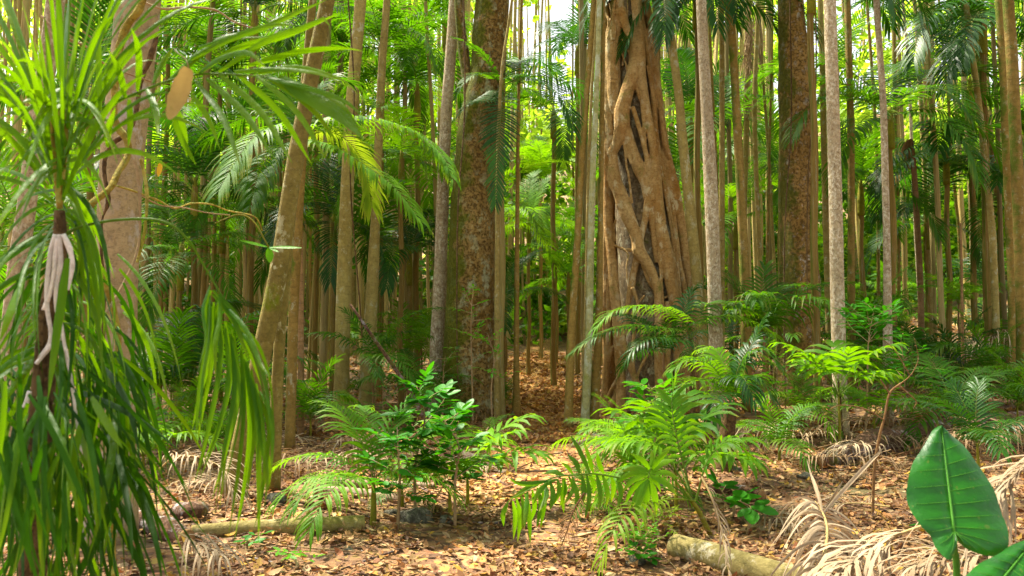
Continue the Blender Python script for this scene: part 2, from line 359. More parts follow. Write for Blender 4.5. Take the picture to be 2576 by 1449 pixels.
# ------------------------------------------------------------ ground
def axis(lo, hi, n, k):
    t = np.linspace(-1, 1, n); s = np.sinh(k * t) / math.sinh(k)
    return lo + (s + 1) / 2 * (hi - lo)
xs = axis(-70, 70, 230, 3.4)
ys = np.concatenate([np.linspace(-12, 1.4, 12), 1.5 * np.power(110 / 1.5, np.linspace(0, 1, 230))])
gm = MB(); nx = len(xs)
gv = [(float(x), float(y), gz(float(x), float(y))) for y in ys for x in xs]
gf = [(j * nx + i, j * nx + i + 1, (j + 1) * nx + i + 1, (j + 1) * nx + i) for j in range(len(ys) - 1) for i in range(nx - 1)]
gm.add(gv, gf, (0.5, 0.5, 0.5))
tag(obj('ground', gm.mesh('ground', M['soil'])), None, None, kind='structure')
pm = MB(); rws = 160
for j in range(rws):
    y = 6.5 * (34 / 6.5) ** (j / (rws - 1)); hw = .62 + .12 * noise.noise(Vector((y * .9, 1, 1))) + .08 * noise.noise(Vector((y * 3, 4, 1)))
    for i in range(13):
        x = pathx(y) + hw * (i / 6 - 1) * (1 + .1 * noise.noise(Vector((y * 2.5, i, 7)))); e = abs(i / 6 - 1); pm.v.append((x, y, gz(x, y) + (.012 if e < .99 else -.01))); pm.c.append((.5, .5, .5))
pm.f = [(j * 13 + i, j * 13 + i + 1, (j + 1) * 13 + i + 1, (j + 1) * 13 + i) for j in range(rws - 1) for i in range(12)]
tag(obj('path', pm.mesh('path', M['path'])), None, None, kind='structure')

# leaf litter on the ground (uncountable)
def scatter_leaves(name, n, region, pal, smin, smax, dens=None, lab='', seed=1, up=0.02, mat='litter'):
    rnd = np.random.RandomState(seed); prnd = random.Random(seed); Mx = MB(); k = 0
    while k < n:
        y = region[2] + (region[3] - region[2]) * prnd.random() ** 1.6
        w = 0.72 * y + 0.6
        x = prnd.uniform(-w, w)
        if not (region[0] < x < region[1]): continue
        if dens and prnd.random() > dens(x, y): continue
        k += 1
        s = (smin + (smax - smin) * prnd.random() ** 1.25) * (1 + 0.05 * max(0, y - 5)); th = prnd.uniform(0, 6.283); tl = prnd.gauss(0, 0.35); tw = prnd.gauss(0, 0.35)
        c = Vector((x, y, gz(x, y) + up * prnd.random() * 1.6 + 0.006))
        D = Vector((math.cos(th), math.sin(th), tl)).normalized(); W = D.cross(Vector((tw, 0, 1))).normalized(); Nn = W.cross(D)
        wd = s * prnd.uniform(0.18, 0.32); cu = prnd.uniform(-0.12, 0.38) * s; cf = prnd.uniform(0.05, 0.4) * wd
        vs = [c - D * s * 0.5 + Nn * cu, c - D * s * 0.12 + W * wd + Nn * cf, c + D * s * 0.22 + W * wd * 0.8 + Nn * cf, c + D * s * 0.5 + Nn * cu * 0.8,
              c + D * s * 0.22 - W * wd * 0.8 + Nn * cf, c - D * s * 0.12 - W * wd + Nn * cf, c - D * s * 0.12, c + D * s * 0.22]
        col = prnd.choice(pal); col = (col[0] * 1.03, col[1] * .84, col[2] * .58); q = prnd.uniform(0.55, 1.2); col = tuple(min(0.8, a * q) for a in col)
        Mx.add([tuple(v) for v in vs], [(0, 6, 1), (1, 6, 7, 2), (2, 7, 3), (0, 5, 6), (5, 4, 7, 6), (4, 3, 7)], col)
    return tag(obj(name, Mx.mesh(name, M[mat], smooth=False)), lab, 'leaf litter', kind='stuff')
PAL = [(0.46, 0.25, 0.12), (0.52, 0.31, 0.16), (0.58, 0.40, 0.24), (0.26, 0.14, 0.07), (0.32, 0.18, 0.08), (0.58, 0.46, 0.32), (0.42, 0.21, 0.06),
       (0.18, 0.09, 0.05), (0.46, 0.33, 0.14), (0.55, 0.38, 0.04), (0.12, 0.065, 0.04), (0.36, 0.22, 0.12), (0.62, 0.52, 0.38), (0.30, 0.13, 0.06), (0.22, 0.13, 0.08)]
PALF = [(0.55, 0.30, 0.06), (0.62, 0.40, 0.09), (0.46, 0.22, 0.05), (0.34, 0.16, 0.04), (0.52, 0.38, 0.08), (0.58, 0.42, 0.18), (0.30, 0.14, 0.05)]
scatter_leaves('leaf_litter', 46000, (-7, 7, 2.6, 10.5), PAL, 0.014, 0.092, dens=lambda x, y: .25 + .75 * ss(-.35, .15, noise.noise(Vector((x * 1.7, y * 1.7, 5)))), lab='fallen brown, tan and yellow leaves covering the forest floor in the foreground', seed=1)
scatter_leaves('leaf_litter', 15000, (-14, 14, 9.5, 26), PALF, 0.06, 0.11, dens=lambda x, y: 1.0 if abs(x - pathx(y)) < .85 else 0.22,
               lab='golden brown fallen leaves along the path and under the far trees', seed=2)

# ------------------------------------------------------------ trunks
HERO = []
def trunk_obj(name, label, cat, path, mat, Y=None, group=None, sides=14, bump=0.05, flare=0.12, topk=1.22, seed=0, parent=None, dy=0.0, moundz=0.12, step=0.3, bf=3.0):
    """path: [(px,py,width px)...] from the top of the picture down to the foot"""
    foot = path[-1]
    if Y is None: Y = hit(foot[0], foot[1]).y
    pts = []
    for i, (px, py, w) in enumerate(path):
        p = at(px, py, Y); pts.append([p.x, p.y, p.z, 0.5 * w * Y / F])
    pts.reverse()
    g = gz(pts[0][0], Y); 
    if pts[0][2] > g - 0.02:                   # foot hidden in the photo: carry on down to the ground
        pts.insert(0, [pts[0][0] + (pts[0][0] - pts[1][0]) * 0.1, Y, g - moundz, pts[0][3] * 1.03])
    else: pts[0][2] = g - moundz
    a, b = pts[-2], pts[-1]
    k = (topk * b[2] - b[2] + 0.6) / max(0.1, (b[2] - a[2]))
    if topk > 1: pts.append([b[0] + (b[0] - a[0]) * k * 0.8, b[1], b[2] + (b[2] - a[2]) * k, b[3] * 0.95])
    H = pts[-1][2] - pts[0][2]
    base = Vector((pts[0][0], Y, g)); r0 = pts[0][3]
    Q = crom(pts, max(10, int(H / step)))
    for q in Q:
        h = q[2] - g
        q[3] *= 1 + flare * math.exp(-max(0, h) / (r0 * 2.2))
        q[1] += dy * h + 0.02 * math.sin(h * 0.6 + seed)
    Mx = MB(); tube(Mx, [tuple(q) for q in Q], sides, bump=bump, seed=seed * 3.7, bf=bf)
    me = Mx.mesh(name, M[mat], origin=base)
    o = obj(name, me, None, base)
    if parent is None: tag(o, label, cat, group)
    HERO.append((base.x, Y, r0))
    return o, base, Y
T = trunk_obj
def palm_t(label, path, mat, **k): return trunk_obj('palm_tree', label, 'palm tree', path, mat, seed=len(HERO), **k)

palm_t('pale grey-pink trunk at far left, behind the hanging strap leaves', [(137, 0, 44), (108, 200, 44), (85, 330, 42), (66, 500, 44), (45, 640, 46), (20, 900, 48), (5, 1180, 50)], 'bark_pale', Y=5.6)
bt = thing('rainforest_tree', 'thick smooth pinkish brown trunk at left with yellow vine looping across it', 'tree', (0, 0, 0))
o, b, YT2 = trunk_obj('trunk', None, None, [(352, 0, 104), (337, 150, 104), (318, 300, 102), (305, 450, 100), (298, 600, 100), (292, 720, 98), (285, 900, 104), (275, 1200, 120)], 'bark_smooth', Y=5.2, parent=1, sides=28, bump=0.04, seed=2)
bt.location = b; o.parent = bt; o.location = (0, 0, 0)
palm_t('thick tan palm trunk leaning right, left of the ringed thin stem', [(826, 0, 36), (794, 150, 38), (764, 300, 40), (739, 430, 42), (714, 600, 44), (692, 730, 46), (666, 850, 48), (640, 970, 49), (608, 1115, 51), (574, 1262, 54)], 'bark_olive', Y=6.5, sides=18)
palm_t('straight tan trunk rising behind the foot of the leaning palm', [(760, 300, 22), (735, 520, 26), (716, 724, 28), (700, 925, 29), (688, 1235, 32)], 'bark_olive')
palm_t('dull brown trunk just right of the leaning palm foot', [(775, 200, 18), (755, 500, 22), (742, 724, 25), (736, 900, 26), (730, 1130, 26)], 'bark_brown')
palm_t('pale greyish palm trunk with mottled bark left of two matching trunks', [(907, 0, 30), (893, 150, 31), (880, 330, 32), (870, 550, 35), (864, 750, 37), (859, 1046, 40)], 'bark_tan')
palm_t('slightly bowed greenish tan palm trunk beside the palm sapling', [(974, 0, 19), (962, 150, 20), (952, 350, 22), (944, 550, 25), (936, 724, 31), (926, 900, 33), (917, 1046, 35)], 'bark_tan', flare=0.1)
palm_t('pale pinkish grey palm trunk just left of the mossy giant', [(1143, 0, 27), (1133, 150, 28), (1122, 300, 29), (1113, 500, 31), (1107, 724, 34), (1100, 850, 36), (1097, 1040, 38)], 'bark_pale')
bt = thing('rainforest_tree', 'giant mossy trunk with grey lichen patches left of the path', 'tree')
o, b, YT7 = trunk_obj('trunk', None, None, [(1245, -200, 84), (1239, 0, 86), (1232, 100, 88), (1226, 200, 92), (1204, 300, 98), (1196, 400, 104), (1190, 500, 110), (1187, 650, 116), (1182, 780, 124), (1181, 900, 130), (1182, 1052, 142)], 'bark_moss', parent=1, sides=36, bump=0.07, seed=5, flare=0.12, step=0.12, bf=2.5)
bt.location = b; o.parent = bt; o.location = (0, 0, 0)
Mx = MB(); P = [at(1192, 300, YT7 + .05), at(1178, 215, YT7 + .05), at(1165, 120, YT7 + .1), at(1155, 20, YT7 + .1), at(1146, -120, YT7 + .2)]
tube(Mx, [(*p, r) for p, r in zip(P, (.14, .085, .08, .07, .065))], 14, 30, bump=0.06)
obj('limb', Mx.mesh('limb', M['bark_moss'], origin=b), bt)
palm_t('thin grey stem rising along the right edge of the mossy giant', [(1288, 0, 7), (1263, 175, 8), (1254, 350, 10), (1252, 600, 12), (1250, 800, 13), (1250, 1072, 15)], 'bark_tan')
palm_t('dark thin palm with flared black foot at left edge of the path', [(1312, 0, 7), (1306, 200, 8), (1303, 350, 9), (1300, 724, 13), (1299, 900, 14), (1299, 1050, 18)], 'bark_brown', flare=0.8)
palm_t('brown palm trunk leaning right at left of the pale lichen trunk', [(1494, 0, 14), (1479, 200, 15), (1464, 400, 16), (1450, 650, 18), (1440, 800, 19), (1434, 920, 20), (1429, 1078, 22)], 'bark_brown')
palm_t('narrow brown stem showing between two paler trunks by the fig', [(1503, 0, 6), (1490, 200, 8), (1482, 400, 9), (1476, 700, 10), (1466, 1060, 10)], 'bark_tan')
palm_t('whitish green lichen covered palm trunk left of the strangler fig', [(1508, 0, 12), (1501, 220, 14), (1491, 450, 16), (1485, 700, 18), (1482, 850, 19), (1477, 960, 20), (1471, 1080, 23)], 'bark_white')
palm_t('dark grey trunk tight against the left side of the fig', [(1518, 0, 11), (1514, 300, 12), (1510, 600, 15), (1507, 800, 19), (1500, 950, 22), (1492, 1076, 26)], 'bark_brown')
palm_t('bowed grey palm trunk immediately right of the strangler fig', [(1677, 0, 19), (1692, 130, 21), (1707, 240, 22), (1717, 360, 25), (1732, 500, 27), (1745, 620, 28), (1757, 740, 28), (1768, 870, 28), (1776, 1040, 30)], 'bark_tan', Y=11.5)
palm_t('pale pink and white speckled trunk, first right of the fig', [(1764, 0, 26), (1771, 150, 28), (1780, 320, 30), (1788, 500, 33), (1795, 700, 34), (1800, 870, 35), (1804, 1080, 37)], 'bark_pale', Y=10.2, sides=18)
palm_t('slim stem half hidden behind the speckled trunk right of the fig', [(1783, 0, 8), (1793, 250, 9), (1802, 450, 10), (1808, 800, 11), (1810, 1020, 11)], 'bark_brown', Y=14)
palm_t('straight grey-brown palm trunk between speckled and mossy trunks', [(1815, 0, 13), (1817, 300, 14), (1816, 600, 16), (1814, 900, 17), (1812, 1030, 18)], 'bark_tan', Y=13)
palm_t('smooth brown trunk with green mossy left side, leaning left', [(1834, 0, 20), (1845, 150, 20), (1854, 300, 21), (1864, 480, 22), (1871, 620, 24), (1877, 800, 25), (1881, 1040, 27)], 'bark_brown', Y=12, sides=18)
vt = thing('palm_tree', 'grey trunk wrapped in a curtain of hanging tangled vines', 'palm tree')
o, b, YV = trunk_obj('trunk', None, None, [(1882, 0, 13), (1882, 150, 13), (1878, 300, 14), (1872, 500, 14), (1868, 900, 15), (1866, 1010, 16)], 'bark_tan', Y=15, parent=1, seed=9)
vt.location = b; o.parent = vt; o.location = (0, 0, 0)
Mx = MB(); rr = random.Random(4)
for i in range(46):
    x = 1885 + rr.uniform(-10, 18); y0 = rr.uniform(-60, 120); ln = rr.uniform(120, 280); yy = y0; P = []
    while yy < y0 + ln:
        p = at(x, yy, YV - 0.15 + rr.uniform(-.1, .1)); P.append((*p, 0.006)); x += rr.uniform(-7, 7); yy += 25
    x0 = P
    tube(Mx, P, 4, len(P) * 3, cap=False)
obj('hanging_vine', Mx.mesh('hanging_vine', M['twig'], origin=b), vt)
palm_t('slim tan trunk with a kink, right of the vine curtain', [(1907, 0, 10), (1901, 150, 11), (1897, 280, 12), (1902, 450, 12), (1911, 650, 12), (1924, 800, 12), (1930, 990, 13)], 'bark_tan', Y=14)
palm_t('very thin wavy brown stem left of the big bulging trunk', [(1944, 0, 5), (1942, 150, 6), (1937, 300, 6), (1932, 500, 7), (1927, 724, 7), (1925, 950, 8)], 'bark_brown', Y=14.5)
palm_t('thin grey stem crossing toward the big bulging trunk', [(1914, 80, 7), (1924, 250, 7), (1932, 350, 8), (1941, 550, 8), (1948, 700, 8), (1950, 980, 9)], 'bark_tan', Y=15)
bt = thing('rainforest_tree', 'big brown trunk with a bulge near the top on its right side', 'tree')
o, b, YT17 = trunk_obj('trunk', None, None, [(1984, -150, 60), (1987, 0, 64), (1990, 70, 68), (1994, 120, 76), (2001, 165, 86), (2003, 220, 91), (2004, 290, 87), (2004, 400, 85), (2005, 520, 88), (2008, 650, 95), (2010, 740, 104), (2008, 870, 100), (2006, 1025, 112)], 'bark_red', parent=1, sides=34, bump=0.06, seed=8, flare=0.15, step=0.12, bf=2.5, Y=12.5)
bt.location = b; o.parent = bt; o.location = (0, 0, 0)
palm_t('grey trunk half hidden behind the white-flecked trunk', [(2062, 0, 13), (2068, 150, 14), (2073, 350, 15), (2080, 600, 16), (2090, 1000, 17)], 'bark_tan', Y=14)
palm_t('white-flecked pinkish trunk standing right of the big bulging trunk', [(2086, 0, 29), (2090, 120, 30), (2095, 260, 31), (2101, 450, 32), (2105, 600, 33), (2109, 760, 34), (2113, 920, 35), (2118, 1078, 38)], 'bark_pale', sides=18, Y=9.6)
palm_t('plain brown trunk right of the white-flecked trunk', [(2131, 0, 16), (2136, 200, 16), (2140, 400, 17), (2142, 724, 18), (2146, 1000, 20)], 'bark_brown', Y=13)
palm_t('thin dark stem against the bright gap at upper right', [(2182, 0, 7), (2190, 120, 7), (2198, 250, 8), (2206, 450, 8), (2212, 960, 9)], 'bark_brown', Y=17)
palm_t('pale slim palm trunk passing in front of the drooping palm crown', [(2206, 0, 15), (2214, 130, 15), (2222, 260, 16), (2226, 450, 17), (2230, 650, 18), (2231, 820, 22), (2233, 1042, 26)], 'bark_pale', Y=10.6)
palm_t('thin reddish stem right of the pale slim trunk at top', [(2247, 0, 8), (2250, 120, 8), (2252, 240, 9), (2258, 500, 9), (2262, 940, 10)], 'bark_brown', Y=16)
palm_t('thin whitish stem in the bright gap at upper right', [(2270, 0, 7), (2279, 100, 7), (2287, 200, 7), (2300, 500, 8), (2320, 900, 9)], 'bark_pale', Y=19)
palm_t('lichen spotted thin trunk left of the large dark crown', [(2299, 0, 9), (2306, 80, 10), (2314, 220, 10), (2325, 420, 11), (2335, 620, 11), (2345, 900, 12)], 'bark_tan', Y=16)
palm_t('long grey trunk leaning left under the large dark crown', [(2428, 0, 13), (2436, 80, 13), (2450, 180, 14), (2468, 320, 15), (2482, 440, 15), (2497, 600, 16), (2506, 780, 17)], 'bark_tan', Y=13)
palm_t('dark slim trunk just right of the long leaning trunk', [(2462, 150, 9), (2482, 300, 10), (2497, 420, 11), (2511, 560, 11), (2522, 800, 12)], 'bark_brown', Y=15)
palm_t('brown trunk near the right edge, left of a green-edged one', [(2514, 0, 19), (2524, 150, 20), (2531, 350, 21), (2538, 550, 22), (2545, 720, 22), (2548, 900, 24)], 'bark_brown', Y=12)
palm_t('thick green-edged trunk at the right edge of the view', [(2538, 0, 26), (2548, 150, 27), (2556, 350, 28), (2563, 520, 29), (2569, 720, 30), (2572, 930, 32)], 'bark_brown', Y=10.8)
palm_t('thin dark stem leaning left behind the right undergrowth', [(2375, 150, 6), (2387, 260, 7), (2395, 400, 7), (2405, 500, 8), (2414, 600, 8), (2420, 820, 9)], 'bark_brown', Y=17)
palm_t('bright straight reddish sapling stem above the right logs', [(2418, 560, 5), (2421, 680, 6), (2422, 800, 7), (2424, 936, 8)], 'bark_ring', Y=12, topk=1.0)
# slanting dead pole
o, _, _ = trunk_obj('dead_pole', 'slanting bare dead pole between sapling and mossy giant', 'dead tree', [(880, 765, 6), (905, 800, 7), (949, 865, 9), (1008, 950, 10), (1072, 1065, 11)], 'log_rot', Y=9.5, topk=1.0, flare=0, sides=8, seed=77)

# ------------------------------------------------------------ strangler fig
def Z(x, y): return (1408.7 + x * 0.3887, y * 0.3887)
EDGE = [(-700, 300, 520), (-300, 296, 540), (0, 292, 560), (500, 292, 650), (1000, 290, 705), (1450, 288, 805), (1900, 300, 868), (2300, 290, 900), (2700, 270, 915)]
def edges(y):
    for (a, l0, r0), (b, l1, r1) in zip(EDGE, EDGE[1:]):
        if y <= b or b == 2700:
            t = (y - a) / (b - a); return l0 + (l1 - l0) * t, r0 + (r1 - r0) * t
YF = 12.3
def figp(x, y, w, back=False, inset=0.0):
    l, r = edges(y); c = (l + r) / 2; h = (r - l) / 2
    t = max(-0.97, min(0.97, (x - c) / h)); rad = h * 0.3887 * YF / F
    px, py = Z(x, y); s = math.sqrt(1 - t * t) * rad * 0.85 - inset
    Yp = YF - s if not back else YF + s
    p = at(px, py, YF); p2 = at(px, py, Yp) if not back else Vector((p.x, Yp, p.z))
    return (p2.x, p2.y, p2.z, w * 1.0 * 0.3887 * Yp / F)
ROOTS = [
 [(300, -500, 30), (298, -200, 28), (300, 60, 14), (318, 150, 12), (305, 280, 25), (308, 450, 30), (312, 700, 33), (322, 900, 34), (322, 1100, 38), (312, 1300, 35), (315, 1500, 34), (332, 1650, 34), (348, 1800, 36), (364, 2000, 38), (378, 2200, 36), (392, 2400, 32), (396, 2560, 36), (392, 2720, 46)],
 [(372, -500, 35), (366, -200, 36), (372, 0, 36), (380, 100, 36), (352, 250, 44), (345, 450, 46), (352, 650, 42), (372, 740, 40)],
 [(390, 60, 34), (430, 180, 22), (468, 260, 28), (492, 350, 42), (480, 450, 38), (432, 600, 38), (402, 720, 42), (400, 820, 40), (368, 930, 26), (330, 1010, 28)],
 [(402, 790, 36), (450, 920, 33), (500, 1060, 35), (548, 1180, 28), (572, 1280, 28), (600, 1400, 28), (620, 1560, 26), (640, 1700, 28)],
 [(440, -500, 30), (450, -250, 30), (480, -60, 28), (500, 60, 28), (516, 200, 30), (522, 350, 38), (532, 520, 38), (562, 700, 38), (598, 900, 38), (620, 1060, 40), (632, 1250, 44), (652, 1450, 48), (688, 1650, 56), (712, 1800, 52), (742, 1950, 42), (790, 2100, 34), (820, 2400, 44), (830, 2700, 54)],
 [(520, -500, 28), (530, -200, 26), (548, 0, 26), (580, 150, 30), (600, 300, 36), (620, 500, 34), (638, 700, 22), (652, 850, 18), (658, 960, 17), (660, 1060, 18), (680, 1150, 22), (720, 1320, 28), (742, 1500, 26), (770, 1700, 24), (800, 1850, 28), (815, 2100, 26)],
 [(575, 180, 20), (622, 480, 28), (650, 700, 24), (672, 900, 26), (708, 1050, 30), (760, 1250, 30), (796, 1450, 30), (828, 1650, 30), (852, 1800, 30), (876, 2000, 30), (892, 2250, 32), (900, 2700, 44)],
 [(670, 950, 20), (690, 1100, 28), (738, 1300, 30), (778, 1480, 30), (812, 1700, 36), (846, 1900, 30), (858, 2100, 32), (870, 2700, 40)],
 [(345, 980, 20), (350, 1150, 40), (388, 1260, 40), (430, 1370, 40), (470, 1470, 37), (500, 1560, 36), (512, 1630, 40), (560, 1700, 32), (600, 1780, 28), (630, 1880, 24), (636, 2000, 22), (640, 2300, 26), (660, 2700, 34)],
 [(565, 1290, 15), (550, 1420, 18), (522, 1540, 20), (505, 1620, 28)],
 [(512, 1640, 28), (480, 1750, 20), (462, 1860, 21), (440, 1970, 16), (420, 2080, 18), (400, 2200, 22)],
 [(468, 1860, 16), (500, 1950, 10), (512, 2050, 11), (530, 2200, 12)],
 [(345, 1580, 8), (400, 1610, 10), (470, 1620, 16)],
 [(400, 1600, 6), (440, 1650, 6), (430, 1740, 6), (445, 1860, 8)],
 [(360, 1420, 8), (350, 1500, 8), (360, 1560, 8)],
 [(395, 2180, 26), (430, 2300, 26), (488, 2450, 24), (545, 2620, 26), (580, 2740, 30)],
 [(396, 2500, 26), (350, 2600, 30), (290, 2680, 34), (235, 2740, 34)],
 [(470, 690, 15), (520, 850, 18), (558, 1000, 17), (582, 1150, 17), (600, 1300, 20)],
 [(395, 330, 9), (428, 420, 6), (442, 520, 9)],
 [(432, 200, 6), (415, 330, 6), (405, 430, 8)],
 [(455, 360, 5), (420, 300, 5), (400, 250, 6)],
 [(330, 20, 14), (340, 120, 12), (322, 200, 14), (345, 300, 20)],
 [(330, 110, 9), (360, 180, 10), (345, 260, 14)],
 [(410, -20, 26), (460, 60, 22), (470, 140, 18), (495, 220, 22)],
 [(395, 900, 6), (430, 980, 6), (460, 1060, 8)],
 [(345, 960, 6), (365, 1050, 6), (380, 1140, 8)],
 [(480, 2450, 12), (470, 2250, 12), (500, 2050, 10)],
 [(690, 1950, 20), (700, 2150, 22), (690, 2400, 26), (700, 2720, 34)],
 [(740, 2200, 20), (760, 2450, 24), (770, 2720, 32)],
 [(340, 1700, 20), (320, 1900, 18), (318, 2100, 18), (300, 2350, 20), (285, 2600, 26), (262, 2730, 30)],
]
rr = random.Random(14)
for i in range(14):
    y = rr.uniform(-600, 2300); l_, r_ = edges(y); u = rr.uniform(.06, .94); du = rr.choice([-1, 1]) * rr.uniform(.02, .16); w_ = rr.uniform(5, 11); P = []
    for k in range(6):
        yy = y + k * rr.uniform(70, 120); l_, r_ = edges(yy); P.append((l_ + (r_ - l_) * min(.97, max(.03, u)), yy, w_ * rr.uniform(.8, 1.2))); u += du * rr.uniform(.2, 1.0)
    ROOTS.append(P)
for i in range(3):
    u = .66 + .33 * i / 3; P = []; v = 0
    for yy in range(-600, 2701, 300):
        l_, r_ = edges(yy); v += rr.uniform(-.02, .02); P.append((l_ + (r_ - l_) * min(.985, u + v), yy, rr.uniform(9, 20)))
    ROOTS.append(P)
fb = hit(*Z(600, 2700)); fbase = Vector((at(*Z(590, 2700), YF).x, YF, gz(at(*Z(590, 2700), YF).x, YF)))
Mx = MB()
for i, rt in enumerate(ROOTS):
    k_ = {1: 1.1, 2: 1.2, 3: 1.2, 4: .80, 5: .78, 6: .78, 7: .78, 8: 1.15, 9: 1.2, 10: 1.15, 0: .95}.get(i, 1.0)
    rt = [(a_, b_, c_ * k_) for a_, b_, c_ in rt]
    P = [figp(*p, inset=(0, .05, -.03, .02, -.08, .10, -.02, .09, -.05)[i % 9]) for p in rt]
    if rt[-1][1] >= 2600:
        q = list(P[-1]); g = gz(q[0], q[1]); P.append((q[0] + (q[0] - fbase.x) * 0.15, q[1] - 0.06, g - 0.08, q[3] * 1.2))
    n = max(8, int(len(rt) * 9))
    tube(Mx, P, 12, n, bump=0.16, bf=5, seed=i)
rr = random.Random(3)
for i in range(13):                                   # the far side of the fig
    x = 300 + i * 24; P = []
    y = -600
    while y < 2700:
        l, r = edges(y); t = (i + 0.5) / 13; xx = l + (r - l) * t + rr.uniform(-14, 14)
        P.append(figp(xx, y, 34 + rr.uniform(-8, 8), back=True)); y += 300
    q = P[-1]; P.append((q[0], q[1] + .08, gz(q[0], q[1]) - 0.1, q[3] * 1.3))
    tube(Mx, P, 10, 80, bump=0.16, bf=5, seed=40 + i)
tmp = obj('tmp', Mx.mesh('tmp', M['fig'], origin=fbase))
md = tmp.modifiers.new('r', 'REMESH'); md.mode = 'VOXEL'; md.voxel_size = 0.0105; md.use_smooth_shade = True
md2 = tmp.modifiers.new('s', 'SMOOTH'); md2.iterations = 3; md2.factor = 0.5
dg = bpy.context.evaluated_depsgraph_get(); me = bpy.data.meshes.new_from_object(tmp.evaluated_get(dg)); me.name = 'root_lattice'
if not me.materials: me.materials.append(M['fig'])
me.polygons.foreach_set('use_smooth', [True] * len(me.polygons))
bpy.data.objects.remove(tmp)
fig = thing('strangler_fig', 'strangler fig whose orange-brown crossing roots wrap an old host trunk', 'fig tree', fbase)
obj('root_lattice', me, fig)
Mx = MB(); P = []
for y in range(-650, 2720, 150):
    l, r = edges(y); px, py = Z((l + r) / 2, y); p = at(px, py, YF); P.append((p.x, YF, p.z, (r - l) / 2 * 0.3887 * YF / F * 0.74 - 0.02))
q = P[-1]; P.append((q[0], q[1], gz(q[0], q[1]) - 0.1, q[3]))
tube(Mx, P, 40, 90, bump=0.07, bf=3, seed=9)
obj('host_trunk', Mx.mesh('host_trunk', M['host'], origin=fbase), fig)
HERO.append((fbase.x, YF, 0.9))

# ------------------------------------------------------------ palms: shared frond meshes
def pool(name, mat, specs):
    out = []
    for i, (L, e0, e1, ll, lw, n, dr, ns, kw) in enumerate(specs):
        Mx = MB(); frond_geo(Mx, arcpts(L, e0, e1, side=(i % 3 - 1) * 0.25), ll, lw, n, dr, seed=100 + i * 7, nseg=ns, **kw)
        out.append(Mx.mesh(name, M[mat]))
    return out
big = [(2.3, 68, -25, .62, .034, 46, .35, 3, {}), (2.3, 48, -50, .62, .034, 46, .45, 3, {}), (2.4, 25, -72, .60, .034, 44, .5, 3, {}), (2.2, 5, -85, .58, .034, 42, .45, 3, {}), (2.2, 80, 20, .55, .032, 42, .2, 3, {}), (2.3, 38, -62, .62, .034, 46, .7, 3, {})]
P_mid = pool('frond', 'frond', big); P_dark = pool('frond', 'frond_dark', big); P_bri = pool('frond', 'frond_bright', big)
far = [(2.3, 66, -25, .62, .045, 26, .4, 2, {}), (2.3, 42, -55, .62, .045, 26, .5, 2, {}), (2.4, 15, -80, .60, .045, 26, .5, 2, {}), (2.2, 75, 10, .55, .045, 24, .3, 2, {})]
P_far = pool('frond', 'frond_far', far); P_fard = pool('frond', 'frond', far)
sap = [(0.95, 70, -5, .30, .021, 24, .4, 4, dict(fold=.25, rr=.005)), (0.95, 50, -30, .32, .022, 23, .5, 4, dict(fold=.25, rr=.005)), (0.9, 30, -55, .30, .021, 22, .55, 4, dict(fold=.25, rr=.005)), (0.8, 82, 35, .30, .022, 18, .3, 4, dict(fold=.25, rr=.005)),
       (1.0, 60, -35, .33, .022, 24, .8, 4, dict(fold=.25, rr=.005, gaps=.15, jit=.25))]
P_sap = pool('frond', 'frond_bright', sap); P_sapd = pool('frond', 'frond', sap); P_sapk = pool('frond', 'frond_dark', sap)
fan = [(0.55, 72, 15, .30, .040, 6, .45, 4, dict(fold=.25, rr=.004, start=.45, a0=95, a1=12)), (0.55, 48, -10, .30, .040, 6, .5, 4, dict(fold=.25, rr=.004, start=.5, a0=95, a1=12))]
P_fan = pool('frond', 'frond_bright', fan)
def put_fronds(parent, org, pl, n, sc=1.0, seed=0, az0=None, azs=None, idx=None, tilt=0.12, scj=0.15):
    r = random.Random(seed); L = []
    for i in range(n):
        az = (azs[i % len(azs)] if azs else (az0 or 0) + 360 * i / n * 1.0 + r.uniform(-22, 22))
        k = idx[i % len(idx)] if idx else r.randrange(len(pl))
        s = sc * r.uniform(1 - scj, 1 + scj)
        L.append(obj('frond', pl[k], parent, org, (r.uniform(-tilt, tilt), r.uniform(-tilt, tilt), R(az)), s))
    return L
P_tr = []
for i in range(5):
    Mx = MB(); rr = random.Random(i); P = []
    for k in range(14):
        P.append((rr.uniform(-.03, .03), rr.uniform(-.03, .03), k / 13 * 1.0, 1.0))
    Q = [(0.012 * math.sin(k * 0.5 + i), 0.010 * math.sin(k * 0.4 + 2 * i), k / 25, 0.5 * (1 + 0.25 * math.exp(-k / 1.0)) * (1 - 0.2 * k / 25)) for k in range(26)]
    # unit trunk: height 1 (z), radius .5; the object's scale sets real size
    vs = []; fs = []; sd = 8
    for q in Q:
        for j in range(sd):
            th = 2 * math.pi * j / sd; vs.append((q[0] * 12 + q[3] * math.cos(th), q[1] * 12 + q[3] * math.sin(th), q[2]))
    for a in range(25):
        for j in range(sd): fs.append((a * sd + j, a * sd + (j + 1) % sd, (a + 1) * sd + (j + 1) % sd, (a + 1) * sd + j))
    Mx.add(vs, fs, (0.5, 0.5, 1)); P_tr.append(Mx)
def unit_trunks(mat): return [m_.mesh('trunk', M[mat]) for m_ in P_tr]
TR = {k: unit_trunks(k) for k in ('bark_far', 'bark_tan', 'bark_brown', 'bark_ring', 'bark_pale')}

